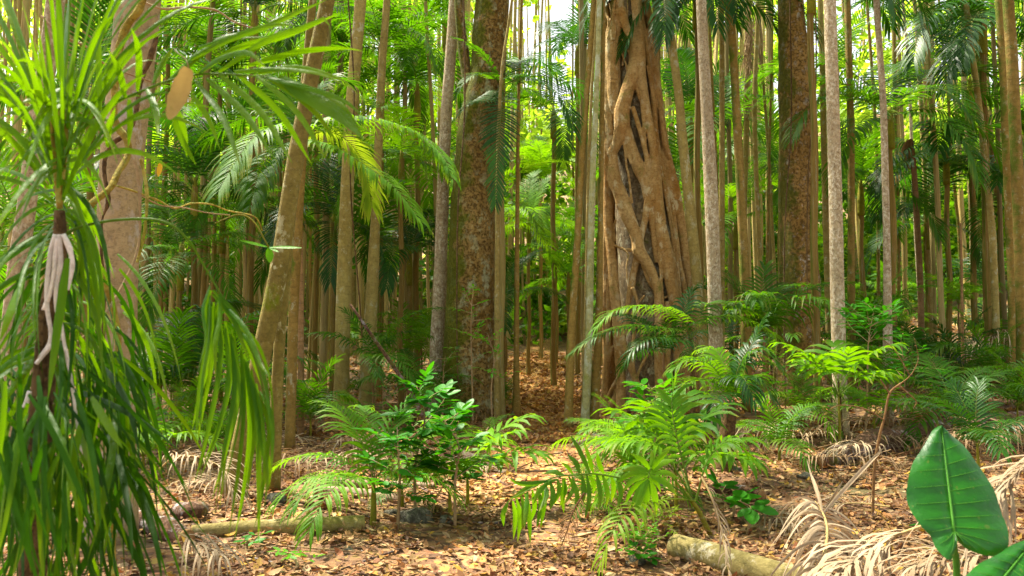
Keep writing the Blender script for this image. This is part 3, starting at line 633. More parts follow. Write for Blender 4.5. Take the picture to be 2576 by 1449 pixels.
def crown_palm(px, py, Y, label, pl, n=9, sc=1.0, seed=0, w=0.12, mat='bark_brown', lean=0.0, azs=None, idx=None, group=None, shaft=True, grow=True, xoff=0):
    p = at(px, py, Y); bx = p.x - lean * p.z + xoff; g = gz(bx, Y)
    t = thing('palm_tree', label, 'palm tree', (bx, Y, g), group)
    H = p.z - g; ang = math.atan2(p.x - bx, H)
    obj('trunk', TR[mat][seed % 5], t, (0, 0, -0.1), (0, ang, 0), (w, w, (H + .1) / math.cos(ang)))
    top = Vector((p.x - bx, 0, H))
    if shaft:
        Mx = MB(); tube(Mx, [(top.x, 0, top.z - .55, w * .55), (top.x, 0, top.z - .2, w * .52), (top.x, 0, top.z + .15, w * .22)], 10, 10)
        obj('crownshaft', Mx.mesh('crownshaft', M['stem']), t)
    put_fronds(t, top, pl, n, sc, seed, azs=azs, idx=idx)
    return t
# azimuth: 0 = right (+x), 90 = away, 180 = left, 270 = towards camera
YB = 9.6
cp = at(750, 345, YB); cb0 = Vector((at(757, 1060, YB).x, YB, 0)); cb0.z = gz(cb0.x, YB)
t = thing('palm_tree', 'ringed thin palm with bright arching crown beside the leaning trunk', 'palm tree', cb0)
Mx = MB(); tube(Mx, [(cb0.x, YB, cb0.z - .1, .045), (*at(757, 800, YB), .036), (*at(753, 500, YB), .034), (*cp, .03)], 12, 40, bump=.04); obj('trunk', Mx.mesh('trunk', M['bark_ring'], origin=cb0), t)
for k_, (pts_, m_, ll_, n_, dr_) in enumerate([
    ([(750, 345), (700, 320), (640, 345), (590, 410), (550, 480)], 'frond_bright', .62, 40, .5), ([(750, 345), (720, 300), (650, 290), (580, 310), (520, 360)], 'frond', .55, 36, .5),
    ([(760, 345), (830, 305), (930, 300), (1040, 330), (1110, 390), (1140, 455)], 'frond_bright', .42, 48, .8), ([(760, 350), (820, 330), (880, 360), (920, 430), (935, 520)], 'frond_yellow', .60, 40, .45),
    ([(760, 350), (840, 370), (940, 430), (1000, 480), (1060, 560)], 'frond_bright', .50, 40, .6), ([(755, 340), (790, 240), (840, 200), (890, 210)], 'frond', .5, 36, .4), ([(750, 350), (690, 380), (650, 440), (630, 520)], 'frond', .55, 34, .6),
    ([(752, 340), (735, 250), (700, 200), (650, 190)], 'frond', .5, 34, .3)]):
    Mx = MB(); frond_geo(Mx, [tuple(at(x, y, YB - .25 * q_ * (1 if k_ % 2 == 0 else -.6))) for q_, (x, y) in enumerate(pts_)], ll_, .034, n_, droop=dr_, seed=200 + k_, nseg=4, start=.08)
    obj('frond', Mx.mesh('frond', M[m_], origin=cb0), t)
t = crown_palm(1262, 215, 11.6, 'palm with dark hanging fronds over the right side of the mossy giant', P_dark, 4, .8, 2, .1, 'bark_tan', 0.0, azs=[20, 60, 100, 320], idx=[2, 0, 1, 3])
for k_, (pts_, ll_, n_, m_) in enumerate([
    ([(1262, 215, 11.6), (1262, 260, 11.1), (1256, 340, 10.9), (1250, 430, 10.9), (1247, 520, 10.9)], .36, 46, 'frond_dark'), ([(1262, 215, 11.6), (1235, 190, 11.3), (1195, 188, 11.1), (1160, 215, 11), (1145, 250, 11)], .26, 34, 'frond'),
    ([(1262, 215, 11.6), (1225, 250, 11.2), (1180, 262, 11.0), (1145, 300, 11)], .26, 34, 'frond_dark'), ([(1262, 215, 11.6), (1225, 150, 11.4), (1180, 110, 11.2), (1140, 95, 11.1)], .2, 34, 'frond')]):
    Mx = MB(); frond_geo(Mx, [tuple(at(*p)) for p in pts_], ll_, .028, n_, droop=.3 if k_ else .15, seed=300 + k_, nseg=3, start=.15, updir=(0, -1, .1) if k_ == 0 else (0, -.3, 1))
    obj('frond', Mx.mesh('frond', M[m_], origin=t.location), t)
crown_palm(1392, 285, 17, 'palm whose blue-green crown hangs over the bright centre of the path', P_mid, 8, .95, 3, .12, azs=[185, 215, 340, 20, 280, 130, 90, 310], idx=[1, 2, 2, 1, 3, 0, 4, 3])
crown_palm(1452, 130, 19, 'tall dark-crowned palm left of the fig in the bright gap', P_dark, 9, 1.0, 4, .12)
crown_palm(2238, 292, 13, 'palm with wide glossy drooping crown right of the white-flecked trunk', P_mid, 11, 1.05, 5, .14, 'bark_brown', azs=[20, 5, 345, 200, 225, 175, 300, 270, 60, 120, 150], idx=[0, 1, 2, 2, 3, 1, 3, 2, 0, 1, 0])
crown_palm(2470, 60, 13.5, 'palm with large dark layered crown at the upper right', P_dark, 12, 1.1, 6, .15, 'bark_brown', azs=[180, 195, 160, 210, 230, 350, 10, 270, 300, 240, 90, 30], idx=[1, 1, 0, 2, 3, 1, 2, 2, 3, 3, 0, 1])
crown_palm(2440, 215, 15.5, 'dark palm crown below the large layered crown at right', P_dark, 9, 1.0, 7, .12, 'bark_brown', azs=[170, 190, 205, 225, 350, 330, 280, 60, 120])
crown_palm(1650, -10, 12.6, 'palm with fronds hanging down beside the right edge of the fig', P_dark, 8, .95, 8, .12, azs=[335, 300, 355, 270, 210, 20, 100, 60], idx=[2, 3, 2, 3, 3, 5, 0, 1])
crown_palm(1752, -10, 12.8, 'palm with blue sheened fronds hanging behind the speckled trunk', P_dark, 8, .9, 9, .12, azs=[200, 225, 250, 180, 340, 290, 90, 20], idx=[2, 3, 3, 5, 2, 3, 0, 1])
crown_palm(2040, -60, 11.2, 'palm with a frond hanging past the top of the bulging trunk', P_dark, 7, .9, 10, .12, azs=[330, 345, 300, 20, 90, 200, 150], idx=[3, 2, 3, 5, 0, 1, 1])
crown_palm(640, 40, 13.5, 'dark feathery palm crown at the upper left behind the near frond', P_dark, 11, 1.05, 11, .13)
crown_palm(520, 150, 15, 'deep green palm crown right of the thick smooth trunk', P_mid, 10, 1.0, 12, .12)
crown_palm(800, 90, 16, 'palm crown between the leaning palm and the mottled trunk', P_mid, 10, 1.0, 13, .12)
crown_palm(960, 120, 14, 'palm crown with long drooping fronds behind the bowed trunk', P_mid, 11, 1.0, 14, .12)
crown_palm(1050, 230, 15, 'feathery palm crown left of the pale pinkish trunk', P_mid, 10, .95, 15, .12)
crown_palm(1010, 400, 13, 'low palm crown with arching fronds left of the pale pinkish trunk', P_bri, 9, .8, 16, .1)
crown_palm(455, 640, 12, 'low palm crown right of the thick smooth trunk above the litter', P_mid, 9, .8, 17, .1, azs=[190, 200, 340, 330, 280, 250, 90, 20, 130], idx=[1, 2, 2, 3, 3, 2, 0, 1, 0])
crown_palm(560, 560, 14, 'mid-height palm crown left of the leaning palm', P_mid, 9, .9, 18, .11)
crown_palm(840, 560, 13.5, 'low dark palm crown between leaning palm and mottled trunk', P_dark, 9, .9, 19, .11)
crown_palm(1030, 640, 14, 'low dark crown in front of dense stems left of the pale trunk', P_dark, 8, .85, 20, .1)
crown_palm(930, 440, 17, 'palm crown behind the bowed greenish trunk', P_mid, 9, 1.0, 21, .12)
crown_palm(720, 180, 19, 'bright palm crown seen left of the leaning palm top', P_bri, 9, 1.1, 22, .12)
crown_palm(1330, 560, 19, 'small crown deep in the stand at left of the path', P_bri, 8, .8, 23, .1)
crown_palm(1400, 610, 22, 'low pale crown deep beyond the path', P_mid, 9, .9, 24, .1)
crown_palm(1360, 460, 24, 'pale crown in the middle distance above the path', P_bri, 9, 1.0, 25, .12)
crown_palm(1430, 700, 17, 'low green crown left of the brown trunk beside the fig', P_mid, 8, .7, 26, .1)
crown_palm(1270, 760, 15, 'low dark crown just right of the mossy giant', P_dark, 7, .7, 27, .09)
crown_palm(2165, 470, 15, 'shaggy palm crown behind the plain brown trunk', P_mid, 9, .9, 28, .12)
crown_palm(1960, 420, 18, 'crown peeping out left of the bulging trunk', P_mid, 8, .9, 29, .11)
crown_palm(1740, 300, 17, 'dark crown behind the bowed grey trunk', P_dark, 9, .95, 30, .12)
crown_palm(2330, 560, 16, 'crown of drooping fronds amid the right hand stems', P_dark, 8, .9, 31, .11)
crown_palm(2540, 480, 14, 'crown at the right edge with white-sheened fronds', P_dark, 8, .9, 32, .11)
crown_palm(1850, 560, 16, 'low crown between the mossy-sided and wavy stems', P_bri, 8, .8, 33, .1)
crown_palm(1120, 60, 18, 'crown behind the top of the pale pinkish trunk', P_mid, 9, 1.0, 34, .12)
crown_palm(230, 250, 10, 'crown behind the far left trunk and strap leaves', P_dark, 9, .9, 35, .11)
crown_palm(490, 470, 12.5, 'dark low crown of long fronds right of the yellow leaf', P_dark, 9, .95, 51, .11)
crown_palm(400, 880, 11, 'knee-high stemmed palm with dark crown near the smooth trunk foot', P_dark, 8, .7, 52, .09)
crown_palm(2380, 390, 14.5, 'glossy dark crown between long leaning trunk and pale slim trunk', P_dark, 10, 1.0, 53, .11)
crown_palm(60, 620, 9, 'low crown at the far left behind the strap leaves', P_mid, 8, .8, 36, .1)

# random stand of palms behind
rr = random.Random(21)
def region_of(px):
    if px < 620: return 'left', 'left of the leaning palm'
    if px < 1130: return 'midleft', 'between leaning palm and mossy giant'
    if px < 1500: return 'centre', 'between mossy giant and fig'
    if px < 1960: return 'midright', 'between fig and bulging trunk'
    return 'right', 'right of the bulging trunk'
cnt = 0; tries = 0
while cnt < 250 and tries < 9000:
    tries += 1
    px = rr.uniform(-60, 2640)
    if px > 1120 and rr.random() < 0.45: continue
    if px > 1960 and rr.random() < 0.4: continue
    Y = rr.uniform(13.5, 40); b0 = at(px, 800, Y)
    if abs(b0.x - pathx(Y)) < 0.75 and Y < 30: continue
    if any(abs(b0.x - h[0]) < h[2] + 0.25 and abs(Y - h[1]) < 0.6 for h in HERO): continue
    HERO.append((b0.x, Y, .1)); g = gz(b0.x, Y)
    w = rr.choice([.09, .10, .12, .14, .17]) * (0.85 if Y < 20 else 1.0); has = rr.random() < 0.33
    top = at(px, rr.uniform(-50, 620) if rr.random() < .75 else rr.uniform(300, 700), Y).z if has else at(px, -120, Y).z + 1
    if has and 1150 < px < 1520: top = at(px, rr.uniform(250, 650), Y).z
    H = top - g; lean = (1288 - px) / 1288 * 0.012 + rr.gauss(0, 0.022)
    rg, rt = region_of(px)
    mt = rr.choice(['bark_far', 'bark_far', 'bark_far', 'bark_tan', 'bark_tan', 'bark_brown'])
    if has:
        t = thing('palm_tree', 'slender background palm with feathery crown, ' + rt, 'palm tree', (b0.x, Y, g), 'crowned background palms ' + rg)
        obj('trunk', TR[mt][cnt % 5], t, (0, 0, -.1), (rr.gauss(0, .015), lean, 0), (w, w, H + .1))
        put_fronds(t, Vector((math.sin(lean) * H, 0, H)), rr.choice([P_far, P_fard, P_fard]), rr.randint(7, 9), rr.uniform(.7, 1.1), seed=cnt)
    else:
        t = obj('palm_tree', TR[mt][cnt % 5], None, (b0.x, Y, g - .1), (rr.gauss(0, .015), lean, 0), (w, w, H + .1))
        tag(t, 'slender bare background palm stem ' + rt, 'palm tree', 'bare background palm stems ' + rg)
    cnt += 1

# ------------------------------------------------------------ broadleaf foliage
def leaf_shape(Mx, p, D, Nn, l, w, rv, curl=0.15, n=5):
    W = D.cross(Nn).normalized(); cs = []; ws = []
    q = Vector(p); d = Vector(D).normalized()
    for k in range(n + 1):
        cs.append(q.copy()); t = k / n; ws.append(w * 0.5 * max(0.04, math.sin(math.pi * min(1, t * 0.93 + 0.03)) ** 0.75))
        q = q + d * (l / n); d = (d - Vector((0, 0, curl * 2 / n)) ).normalized()
    ribbon(Mx, cs, ws, W, rv, fold=-0.22)
def shrub_parts(h, spread, nb, lpb, ll, lw, seed, curl=.18, trunkh=0.35, pinnate=False, n=5):
    """returns (stem mesh builder, foliage mesh builder) in local space"""
    r = random.Random(seed); A = MB(); B = MB()
    main = [(0, 0, 0, .012), (r.uniform(-.03, .03), r.uniform(-.03, .03), h * .4, .010), (r.uniform(-.08, .08), r.uniform(-.08, .08), h * .75, .006), (r.uniform(-.1, .1), r.uniform(-.1, .1), h, .003)]
    mq = crom(main, 20); tube(A, [tuple(q) for q in mq], 6)
    for i in range(nb):
        t = trunkh + (1 - trunkh) * (i + r.random()) / nb; j = min(18, int(t * 19)); o = Vector(mq[j][:3])
        az = i * 2.4 + r.uniform(-.5, .5); e = R(r.uniform(5, 50)); L = spread * (1.15 - 0.6 * t) * r.uniform(.7, 1.2)
        d = Vector((math.cos(az) * math.cos(e), math.sin(az) * math.cos(e), math.sin(e))); P = [o]; q = o.copy()
        for k in range(5):
            d = (d + Vector((r.uniform(-.2, .2), r.uniform(-.2, .2), r.uniform(-.16, .1)))).normalized(); q = q + d * L / 5; P.append(q.copy())
        tube(A, [(*p, .0045 * (1 - .75 * k / 5)) for k, p in enumerate(P)], 5, 12, cap=False)
        for m_ in range(lpb):
            u = 0.2 + 0.8 * (m_ + .5) / lpb; x = u * 5; jj = min(4, int(x)); p = P[jj].lerp(P[jj + 1], x - jj); T_ = (P[jj + 1] - P[jj]).normalized()
            Sx = T_.cross(Vector((0, 0, 1))).normalized() * (1 if m_ % 2 else -1)
            D = (T_ * .55 + Sx * r.uniform(.6, 1.0) + Vector((0, 0, r.uniform(-.35, .35)))).normalized()
            Nn = (Vector((0, 0, 1)) + Vector((r.uniform(-.4, .4), r.uniform(-.4, .4), 0))).normalized()
            s = r.uniform(.7, 1.15)
            leaf_shape(B, p, D, Nn, ll * s, lw * s, r.random(), curl, n)
        leaf_shape(B, P[-1], (P[-1] - P[-2]).normalized(), Vector((0, 0, 1)), ll, lw, r.random(), curl, n)
    return A, B
def shrub(px, py, label, h, spread, nb, lpb, ll, lw, seed, mat='shrub', Y=None, group=None, name='shrub', cat='shrub', **k):
    p = hit(px, py) if Y is None else at(px, py, Y); p = Vector((p.x, p.y, gz(p.x, p.y)))
    A, B = shrub_parts(h, spread, nb, lpb, ll, lw, seed, **k)
    t = thing(name, label, cat, p, group)
    obj('stem', A.mesh('stem', M['twig']), t); obj('foliage', B.mesh('foliage', M[mat]), t); return t

shrub(1045, 1300, 'glossy round-leaved shrub beside the left of the path', .98, .40, 19, 11, .125, .066, 11, trunkh=.2)
shrub(1145, 1330, 'smaller glossy shrub leaning toward the path', .80, .34, 12, 8, .105, .06, 12, trunkh=.45)
shrub(1000, 1335, 'low dark leafy shrub behind the palm sapling stem', .7, .34, 12, 8, .10, .055, 19, trunkh=.3)
shrub(1650, 1270, 'tall light green broad-leaved shrub in front of the fig', .98, .36, 15, 8, .125, .05, 13, mat='shrub_light', trunkh=.55)
shrub(1735, 1260, 'light green shrub with long hanging leaves at left of the shaggy palm', .62, .34, 9, 7, .14, .045, 14, mat='shrub_light', curl=.5)
shrub(2175, 1130, 'broad flat-topped leafy shrub in front of the white-flecked trunk', 1.55, .62, 13, 12, .13, .045, 15, Y=8.8, mat='shrub', trunkh=.72)
shrub(2280, 1110, 'leafy green shrub right of the flat-topped shrub', 1.1, .55, 13, 10, .11, .04, 16, Y=9.2, mat='shrub')
shrub(1940, 1100, 'wispy light shrub at the foot of the bulging trunk', .95, .5, 14, 8, .09, .04, 17, Y=9.8, mat='shrub_light')
shrub(1190, 1050, 'thin pale shrub growing against the mossy giant', 1.95, .45, 12, 7, .085, .035, 18, Y=11.0, mat='shrub_light', trunkh=.5)
shrub(1240, 1060, 'sparse twiggy sapling in front of the thin grey stem', 1.3, .4, 7, 7, .09, .035, 28, Y=10.6, mat='shrub_light', trunkh=.5)
shrub(1880, 1345, 'small arrow-leaved herb beside the pale log', .22, .12, 4, 2, .15, .10, 20, mat='shrub', name='herb', cat='herb')
shrub(1660, 1360, 'low feathery light green ground plant left of the pale log', .22, .22, 22, 12, .035, .016, 21, mat='frond_yellow', name='herb', cat='herb')
shrub(1640, 1415, 'feathery ground herb nearest the bottom edge', .15, .2, 16, 12, .035, .016, 22, mat='shrub_light', name='herb', cat='herb')
shrub(1590, 1425, 'small round-leaved seedling by the small grey stone', .10, .10, 5, 4, .06, .04, 23, mat='shrub', name='herb', cat='herb')
shrub(740, 1440, 'leafy seedling at the bottom left of the litter', .10, .12, 6, 3, .06, .022, 24, mat='shrub_light', name='herb', cat='herb')
shrub(620, 1390, 'small dark seedling by the palm butt fibres', .10, .08, 5, 3, .06, .035, 25, mat='shrub', name='herb', cat='herb')
shrub(1840, 1310, 'two-leaved seedling between dead fronds and the sapling cluster', .25, .16, 5, 4, .10, .06, 26, mat='shrub', name='herb', cat='herb')
shrub(2390, 1400, 'dark leafy herb under the giant heart-shaped leaf', .25, .22, 9, 5, .09, .05, 27, mat='shrub', name='herb', cat='herb')

# undergrowth bushes: shared meshes, individually copied
protoA = [shrub_parts(h, s, nb, lp, ll, lw, 50 + i, n=3, trunkh=.15) for i, (h, s, nb, lp, ll, lw) in enumerate([(.7, .45, 16, 9, .09, .04), (1.0, .5, 18, 10, .10, .04), (.5, .4, 14, 9, .08, .035), (1.4, .6, 22, 10, .11, .04)])]
bushm = [(A.mesh('stem', M['twig']), B.mesh('foliage', M['bush_far']), B.mesh('foliage', M['shrub'])) for A, B in protoA]
rr = random.Random(5); k = 0; tries = 0
while k < 60 and tries < 4000:
    tries += 1
    zone = rr.random()
    if zone < .62: px = rr.uniform(1830, 2640); Y = rr.uniform(9.5, 24)
    elif zone < .85: px = rr.uniform(-50, 1240); Y = rr.uniform(9, 22)
    else: px = rr.uniform(1240, 1900); Y = rr.uniform(11, 24)
    p = at(px, 900, Y)
    if abs(p.x - pathx(Y)) < 1.3: continue
    if any(abs(p.x - h[0]) < h[2] + .1 and abs(Y - h[1]) < h[2] + .15 for h in HERO): continue
    i = rr.randrange(4); rg, rt = region_of(px)
    t = thing('bush', 'leafy undergrowth bush on the forest floor ' + rt, 'bush', (p.x, Y, gz(p.x, Y)), 'undergrowth bushes ' + rg)
    t.rotation_euler = (0, 0, rr.uniform(0, 6.28)); s = rr.uniform(.55, 1.0); t.scale = (s, s, s)
    obj('stem', bushm[i][0], t); obj('foliage', bushm[i][rr.choice([1, 2])], t); k += 1

# ------------------------------------------------------------ small understory palms
def seedling(px, py, label, pl, n, sc, seed, stem=0.25, Y=None, group=None, azs=None, idx=None, sr=.014, name='palm_sapling'):
    p = hit(px, py) if Y is None else at(px, py, Y); p = Vector((p.x, p.y, gz(p.x, p.y)))
    t = thing(name, label, 'palm sapling', p, group)
    Mx = MB(); tube(Mx, [(0, 0, -.03, sr * 1.3), (0.005, 0, stem * .5, sr), (0, 0, stem + .04, sr * .6)], 9, 10)
    obj('stem', Mx.mesh('stem', M['stem']), t)
    put_fronds(t, Vector((0, 0, stem)), pl, n, sc, seed, azs=azs, idx=idx); return t
seedling(938, 1322, 'palm sapling with green ringed stem left of the glossy shrub', P_sap, 9, .92, 1, .30, azs=[175, 195, 150, 215, 245, 50, 20, 120, 330], idx=[1, 2, 0, 2, 2, 3, 1, 0, 2], sr=.02)
seedling(1130, 1300, 'tiny palm seedling with drooping fan leaves at the path edge', P_fan, 7, .8, 2, .16)
seedling(1175, 1275, 'small palm seedling overhanging the path from the left', P_fan, 9, 1.15, 3, .22)
seedling(1010, 1275, 'blue-green palm seedling low in the shade of the glossy shrub', P_sapd, 6, .5, 4, .1)
seedling(1228, 1120, 'feathery seedling between the glossy shrub and the path', P_sap, 7, .4, 5, .12, azs=[0, 330, 300, 20, 200, 240, 90], idx=[1, 2, 1, 0, 1, 2, 0])
seedling(1600, 1250, 'bright green palm seedling rising behind the arching front frond', P_sap, 9, .85, 6, .15)
seedling(1570, 1190, 'bright palm seedling at the right edge of the path', P_sap, 8, .6, 7, .2)
seedling(1700, 1290, 'palm seedling with broad drooping leaflets below the light shrub', P_fan, 9, 1.35, 8, .3)
seedling(1480, 1290, 'short palm seedling overhanging the path from the right', P_sap, 8, .45, 9, .1)
seedling(1600, 1170, 'yellow-green seedling at the foot of the fig', P_sap, 8, .8, 10, .15)
seedling(1545, 1120, 'small dark green fern palm beside the fig roots', P_sapd, 7, .35, 11, .1)
seedling(2112, 1150, 'umbrella-shaped palm sapling in front of the white-flecked trunk', P_fan, 10, 1.25, 12, .62, Y=8.3)
seedling(2020, 1110, 'feathery sapling before the foot of the bulging trunk', P_sap, 8, .9, 13, .35, Y=9.4)
seedling(2200, 1120, 'small umbrella sapling left of the reddish twig', P_fan, 8, .9, 14, .3, Y=8.8)
seedling(1960, 1180, 'low palm seedling left of the rotten log', P_sapd, 8, .8, 15, .15, Y=8.2)
seedling(2460, 1190, 'dark upright palm sapling behind the giant heart-shaped leaf', P_sapk, 7, .8, 16, .4, Y=6.6, azs=[110, 160, 200, 60, 20, 250, 330], idx=[3, 0, 0, 3, 1, 1, 1])
seedling(2400, 1060, 'arching light palm sapling right of the reddish twig', P_sapd, 9, 1.05, 17, .4, Y=9.0, azs=[10, 350, 190, 170, 30, 210, 300, 250, 90], idx=[0, 1, 1, 2, 0, 2, 2, 1, 0])  # this and next two: darker leaf material puts the bank's shade into colour
seedling(2560, 1080, 'yellow-green palm sapling at the right edge', P_sapd, 8, .95, 18, .4, Y=9.2)
seedling(2480, 1010, 'feathery sapling on the bank beneath the right hand trunks', P_sapd, 8, 1.1, 19, .5, Y=11)
seedling(2300, 960, 'sapling with long fronds on the shaded bank', P_sapk, 8, 1.1, 20, .6, Y=12)
seedling(780, 1110, 'low palm sapling behind the straight tan trunk', P_sapd, 8, 1.0, 21, .2, Y=9.5)
seedling(1050, 1040, 'palm sapling in shade left of the pale pinkish trunk', P_sapd, 9, 1.1, 22, .4, Y=11)
seedling(470, 1090, 'low fern-like sapling on the litter behind the strap leaves', P_sap, 8, .9, 23, .1, Y=9.5)
seedling(540, 1110, 'small sapling just right of the hanging strap mass', P_sapd, 7, .8, 24, .1, Y=8.5)
seedling(430, 1010, 'shaded palm sapling right of the smooth trunk', P_sapd, 9, 1.3, 41, .5, Y=10)
seedling(520, 1030, 'dark shaded palm sapling left of the leaning palm foot', P_sapk, 9, 1.5, 42, .7, Y=10.5)
seedling(360, 1130, 'low bright sapling showing through the strap leaves', P_sap, 8, .9, 43, .15, Y=7.5)
seedling(600, 1040, 'sapling with lifted fronds just left of the leaning palm foot', P_sapd, 8, 1.2, 44, .5, Y=9.6)
seedling(1270, 1010, 'little sapling under the thin grey stem by the mossy giant', P_sapd, 7, .6, 45, .15, Y=13)
rr = random.Random(31); k = 0; tries = 0
while k < 55 and tries < 4000:
    tries += 1
    px = rr.uniform(1850, 2640) if rr.random() < .5 else rr.uniform(-50, 2000); Y = rr.uniform(10, 26); p = at(px, 900, Y)
    if abs(p.x - pathx(Y)) < 1.4: continue
    if any(abs(p.x - h[0]) < h[2] + .1 and abs(Y - h[1]) < h[2] + .15 for h in HERO): continue
    rg, rt = region_of(px)
    t = thing('palm_sapling', 'young understory palm in the background ' + rt, 'palm sapling', (p.x, Y, gz(p.x, Y)), 'background palm saplings ' + rg)
    st = rr.uniform(.1, 1.3)
    obj('stem', TR['bark_ring'][k % 5], t, (0, 0, -.05), (0, 0, 0), (.04, .04, st + .08))
    put_fronds(t, Vector((0, 0, st)), rr.choice([P_sap, P_sapd, P_sapd, P_sapk]), rr.randint(6, 8), rr.uniform(.9, 1.5), seed=k); k += 1

# hero fronds given along the photo's lines, each at its own distance
def hero_frond(px_pts, mat, ll, lw, n, parent=None, origin=None, name='frond', **k):
    pts = [tuple(at(*p)) for p in px_pts]; Mx = MB(); frond_geo(Mx, pts, ll, lw, n, **k)
    return obj(name, Mx.mesh(name, M[mat], origin=origin), parent)
# right-hand sapling cluster with the big frond arching over the path
cb = hit(1790, 1345); cb = Vector((cb.x, cb.y, gz(cb.x, cb.y)))
t = thing('palm_sapling', 'bright palm sapling sending a long arching frond over the path', 'palm sapling', cb)
Mx = MB(); P = [(cb.x, cb.y, cb.z - .03, .02)] + [(*at(1760, 1290, cb.y - .05), .016), (*at(1725, 1240, cb.y - .1), .010)]; tube(Mx, P, 9, 12); obj('stem', Mx.mesh('stem', M['stem'], origin=cb), t)
Yc = cb.y
kw = dict(parent=t, origin=cb, fold=.25, nseg=5)
def zq(x, y): return (1207.5 + x * .3056, 1006.2 + y * .3056)
def cluster_frond(rach, leaves, Y0, mat, wd, seed):
    r = random.Random(seed); Mx = MB(); q = [at(*zq(x, y), Y) for x, y, Y in rach]
    tube(Mx, [(*p, .007 * (1 - .7 * i / len(q))) for i, p in enumerate(q)], 7, 50, col=(.8, .2, .8))
    for lf in leaves:
        w_ = wd
        if isinstance(lf[-1], float): w_ = lf[-1]; lf = lf[:-1]
        n = len(lf); dy = r.uniform(-.14, .08); P = [at(*zq(x, y), Y0 + dy * i / (n - 1)) for i, (x, y) in enumerate(lf)]
        if n == 2: m_ = (P[0] + P[1]) / 2 + Vector((0, -.02, .12 * (P[1] - P[0]).length)); P = [P[0], m_, P[1]]
        C_ = [Vector(c) for c in crom([tuple(p) for p in P], 11)]
        ws = [w_ * .5 * (.35 + .65 * min(1, k / 3)) * (1 if k < 6 else max(.04, 1 - ((k - 5.5) / 4.6) ** 1.7)) for k in range(11)]
        d_ = (C_[5] - C_[0]).normalized(); W = d_.cross(Vector((r.uniform(-.3, .3), -1, r.uniform(0, .7)))).normalized()
        ribbon(Mx, C_, ws, W, r.random(), fold=.3, twist=r.uniform(-.5, .5))
    return obj('frond', Mx.mesh('frond', M[mat], origin=cb), t)
Yq = Yc - .45
cluster_frond([(1740, 830, Yc - .1), (1500, 720, Yc - .25), (1250, 660, Yq), (960, 610, Yq), (820, 615, Yq), (600, 640, Yq), (400, 740, Yq), (240, 830, Yq), (190, 930, Yq)], [
    [(230, 840), (190, 940), (195, 1040)], [(270, 830), (290, 950), (275, 1150)], [(300, 810), (330, 960), (310, 1165)], [(340, 790), (360, 900), (345, 1080)], [(370, 770), (400, 900), (415, 1180)], [(390, 755), (380, 900), (365, 1060)], [(430, 740), (450, 880), (410, 1020)],
    [(470, 720), (500, 860), (465, 1060)], [(500, 700), (530, 830), (498, 1060)], [(540, 690), (545, 800), (485, 920)], [(580, 670), (600, 780), (575, 910)], [(640, 650), (650, 760), (590, 880)], [(680, 640), (700, 740), (655, 880)], [(730, 630), (770, 720), (730, 800), (685, 870)],
    [(760, 630), (800, 800), (775, 960)], [(840, 620), (855, 740), (835, 890)], [(900, 618), (940, 700), (930, 780)], [(960, 612), (990, 760), (980, 900)], [(1010, 620), (1050, 760), (1040, 880)], [(880, 615), (900, 800), (860, 990)], [(700, 640), (680, 800), (690, 930)],
    [(820, 605), (790, 520), (720, 445)], [(765, 610), (730, 560), (668, 515)], [(905, 605), (850, 480), (800, 380), (742, 285)], [(935, 610), (900, 480), (850, 330)], [(700, 625), (600, 590), (520, 610)], [(560, 665), (420, 690), (300, 680), (240, 640)], [(480, 700), (380, 730), (300, 790), (240, 810)],
    [(1020, 605), (980, 520), (960, 430)], [(1080, 620), (1100, 720), (1080, 840)], [(1130, 630), (1160, 760), (1130, 900)], [(640, 655), (560, 680), (470, 780), (400, 840)], [(560, 680), (480, 760), (440, 860)]], Yq, 'frond_bright', .031, 5)
cluster_frond([(1740, 830, Yc - .1), (1640, 700, Yc - .25), (1500, 560, Yq), (1410, 560, Yq - .1), (1385, 640, Yq - .15)], [
    [(1380, 640), (1260, 730), (1190, 865)], [(1380, 650), (1300, 760), (1235, 900)], [(1385, 655), (1320, 800), (1280, 960), .045], [(1388, 660), (1370, 820), (1320, 960), .04], [(1390, 650), (1440, 800), (1455, 950), .055], [(1395, 640), (1460, 690), (1490, 765), .03],
    [(1400, 620), (1540, 690), (1625, 790), .045], [(1400, 600), (1540, 600), (1650, 660)], [(1410, 590), (1500, 520), (1610, 490), .04], [(1410, 580), (1480, 480), (1570, 400)], [(1400, 570), (1420, 500), (1410, 410)], [(1400, 575), (1340, 500), (1240, 440)],
    [(1395, 590), (1280, 560), (1160, 590)], [(1385, 610), (1240, 610), (1120, 680)], [(1385, 620), (1260, 660), (1170, 760)]], Yq - .1, 'frond_bright', .032, 6)
hero_frond([(1740, 1250, Yc), (1690, 1130, Yc + .3), (1620, 1080, Yc + .5), (1560, 1090, Yc + .6)], 'frond_bright', .30, .030, 16, droop=.5, seed=7, start=.3, **kw)
hero_frond([(1740, 1250, Yc), (1660, 1130, Yc), (1560, 1110, Yc), (1490, 1150, Yc)], 'frond_bright', .30, .030, 18, droop=.5, seed=8, start=.3, **kw)
hero_frond([(1750, 1260, Yc), (1780, 1160, Yc), (1830, 1110, Yc), (1880, 1140, Yc)], 'frond_bright', .28, .034, 10, droop=.5, seed=9, start=.3, **kw)
hero_frond([(1740, 1250, Yc), (1700, 1090, Yc + .1), (1690, 1010, Yc + .2), (1700, 960, Yc + .2)], 'frond_bright', .28, .03, 14, droop=.3, seed=10, start=.3, **kw)
hero_frond([(1750, 1260, Yc - .1), (1690, 1255, Yc - .35), (1600, 1270, Yc - .6), (1545, 1330, Yc - .8), (1515, 1400, Yc - .85), (1500, 1460, Yc - .85)], 'frond_yellow', .22, .020, 18, droop=.6, seed=11, start=.35, rr=.005, **kw)
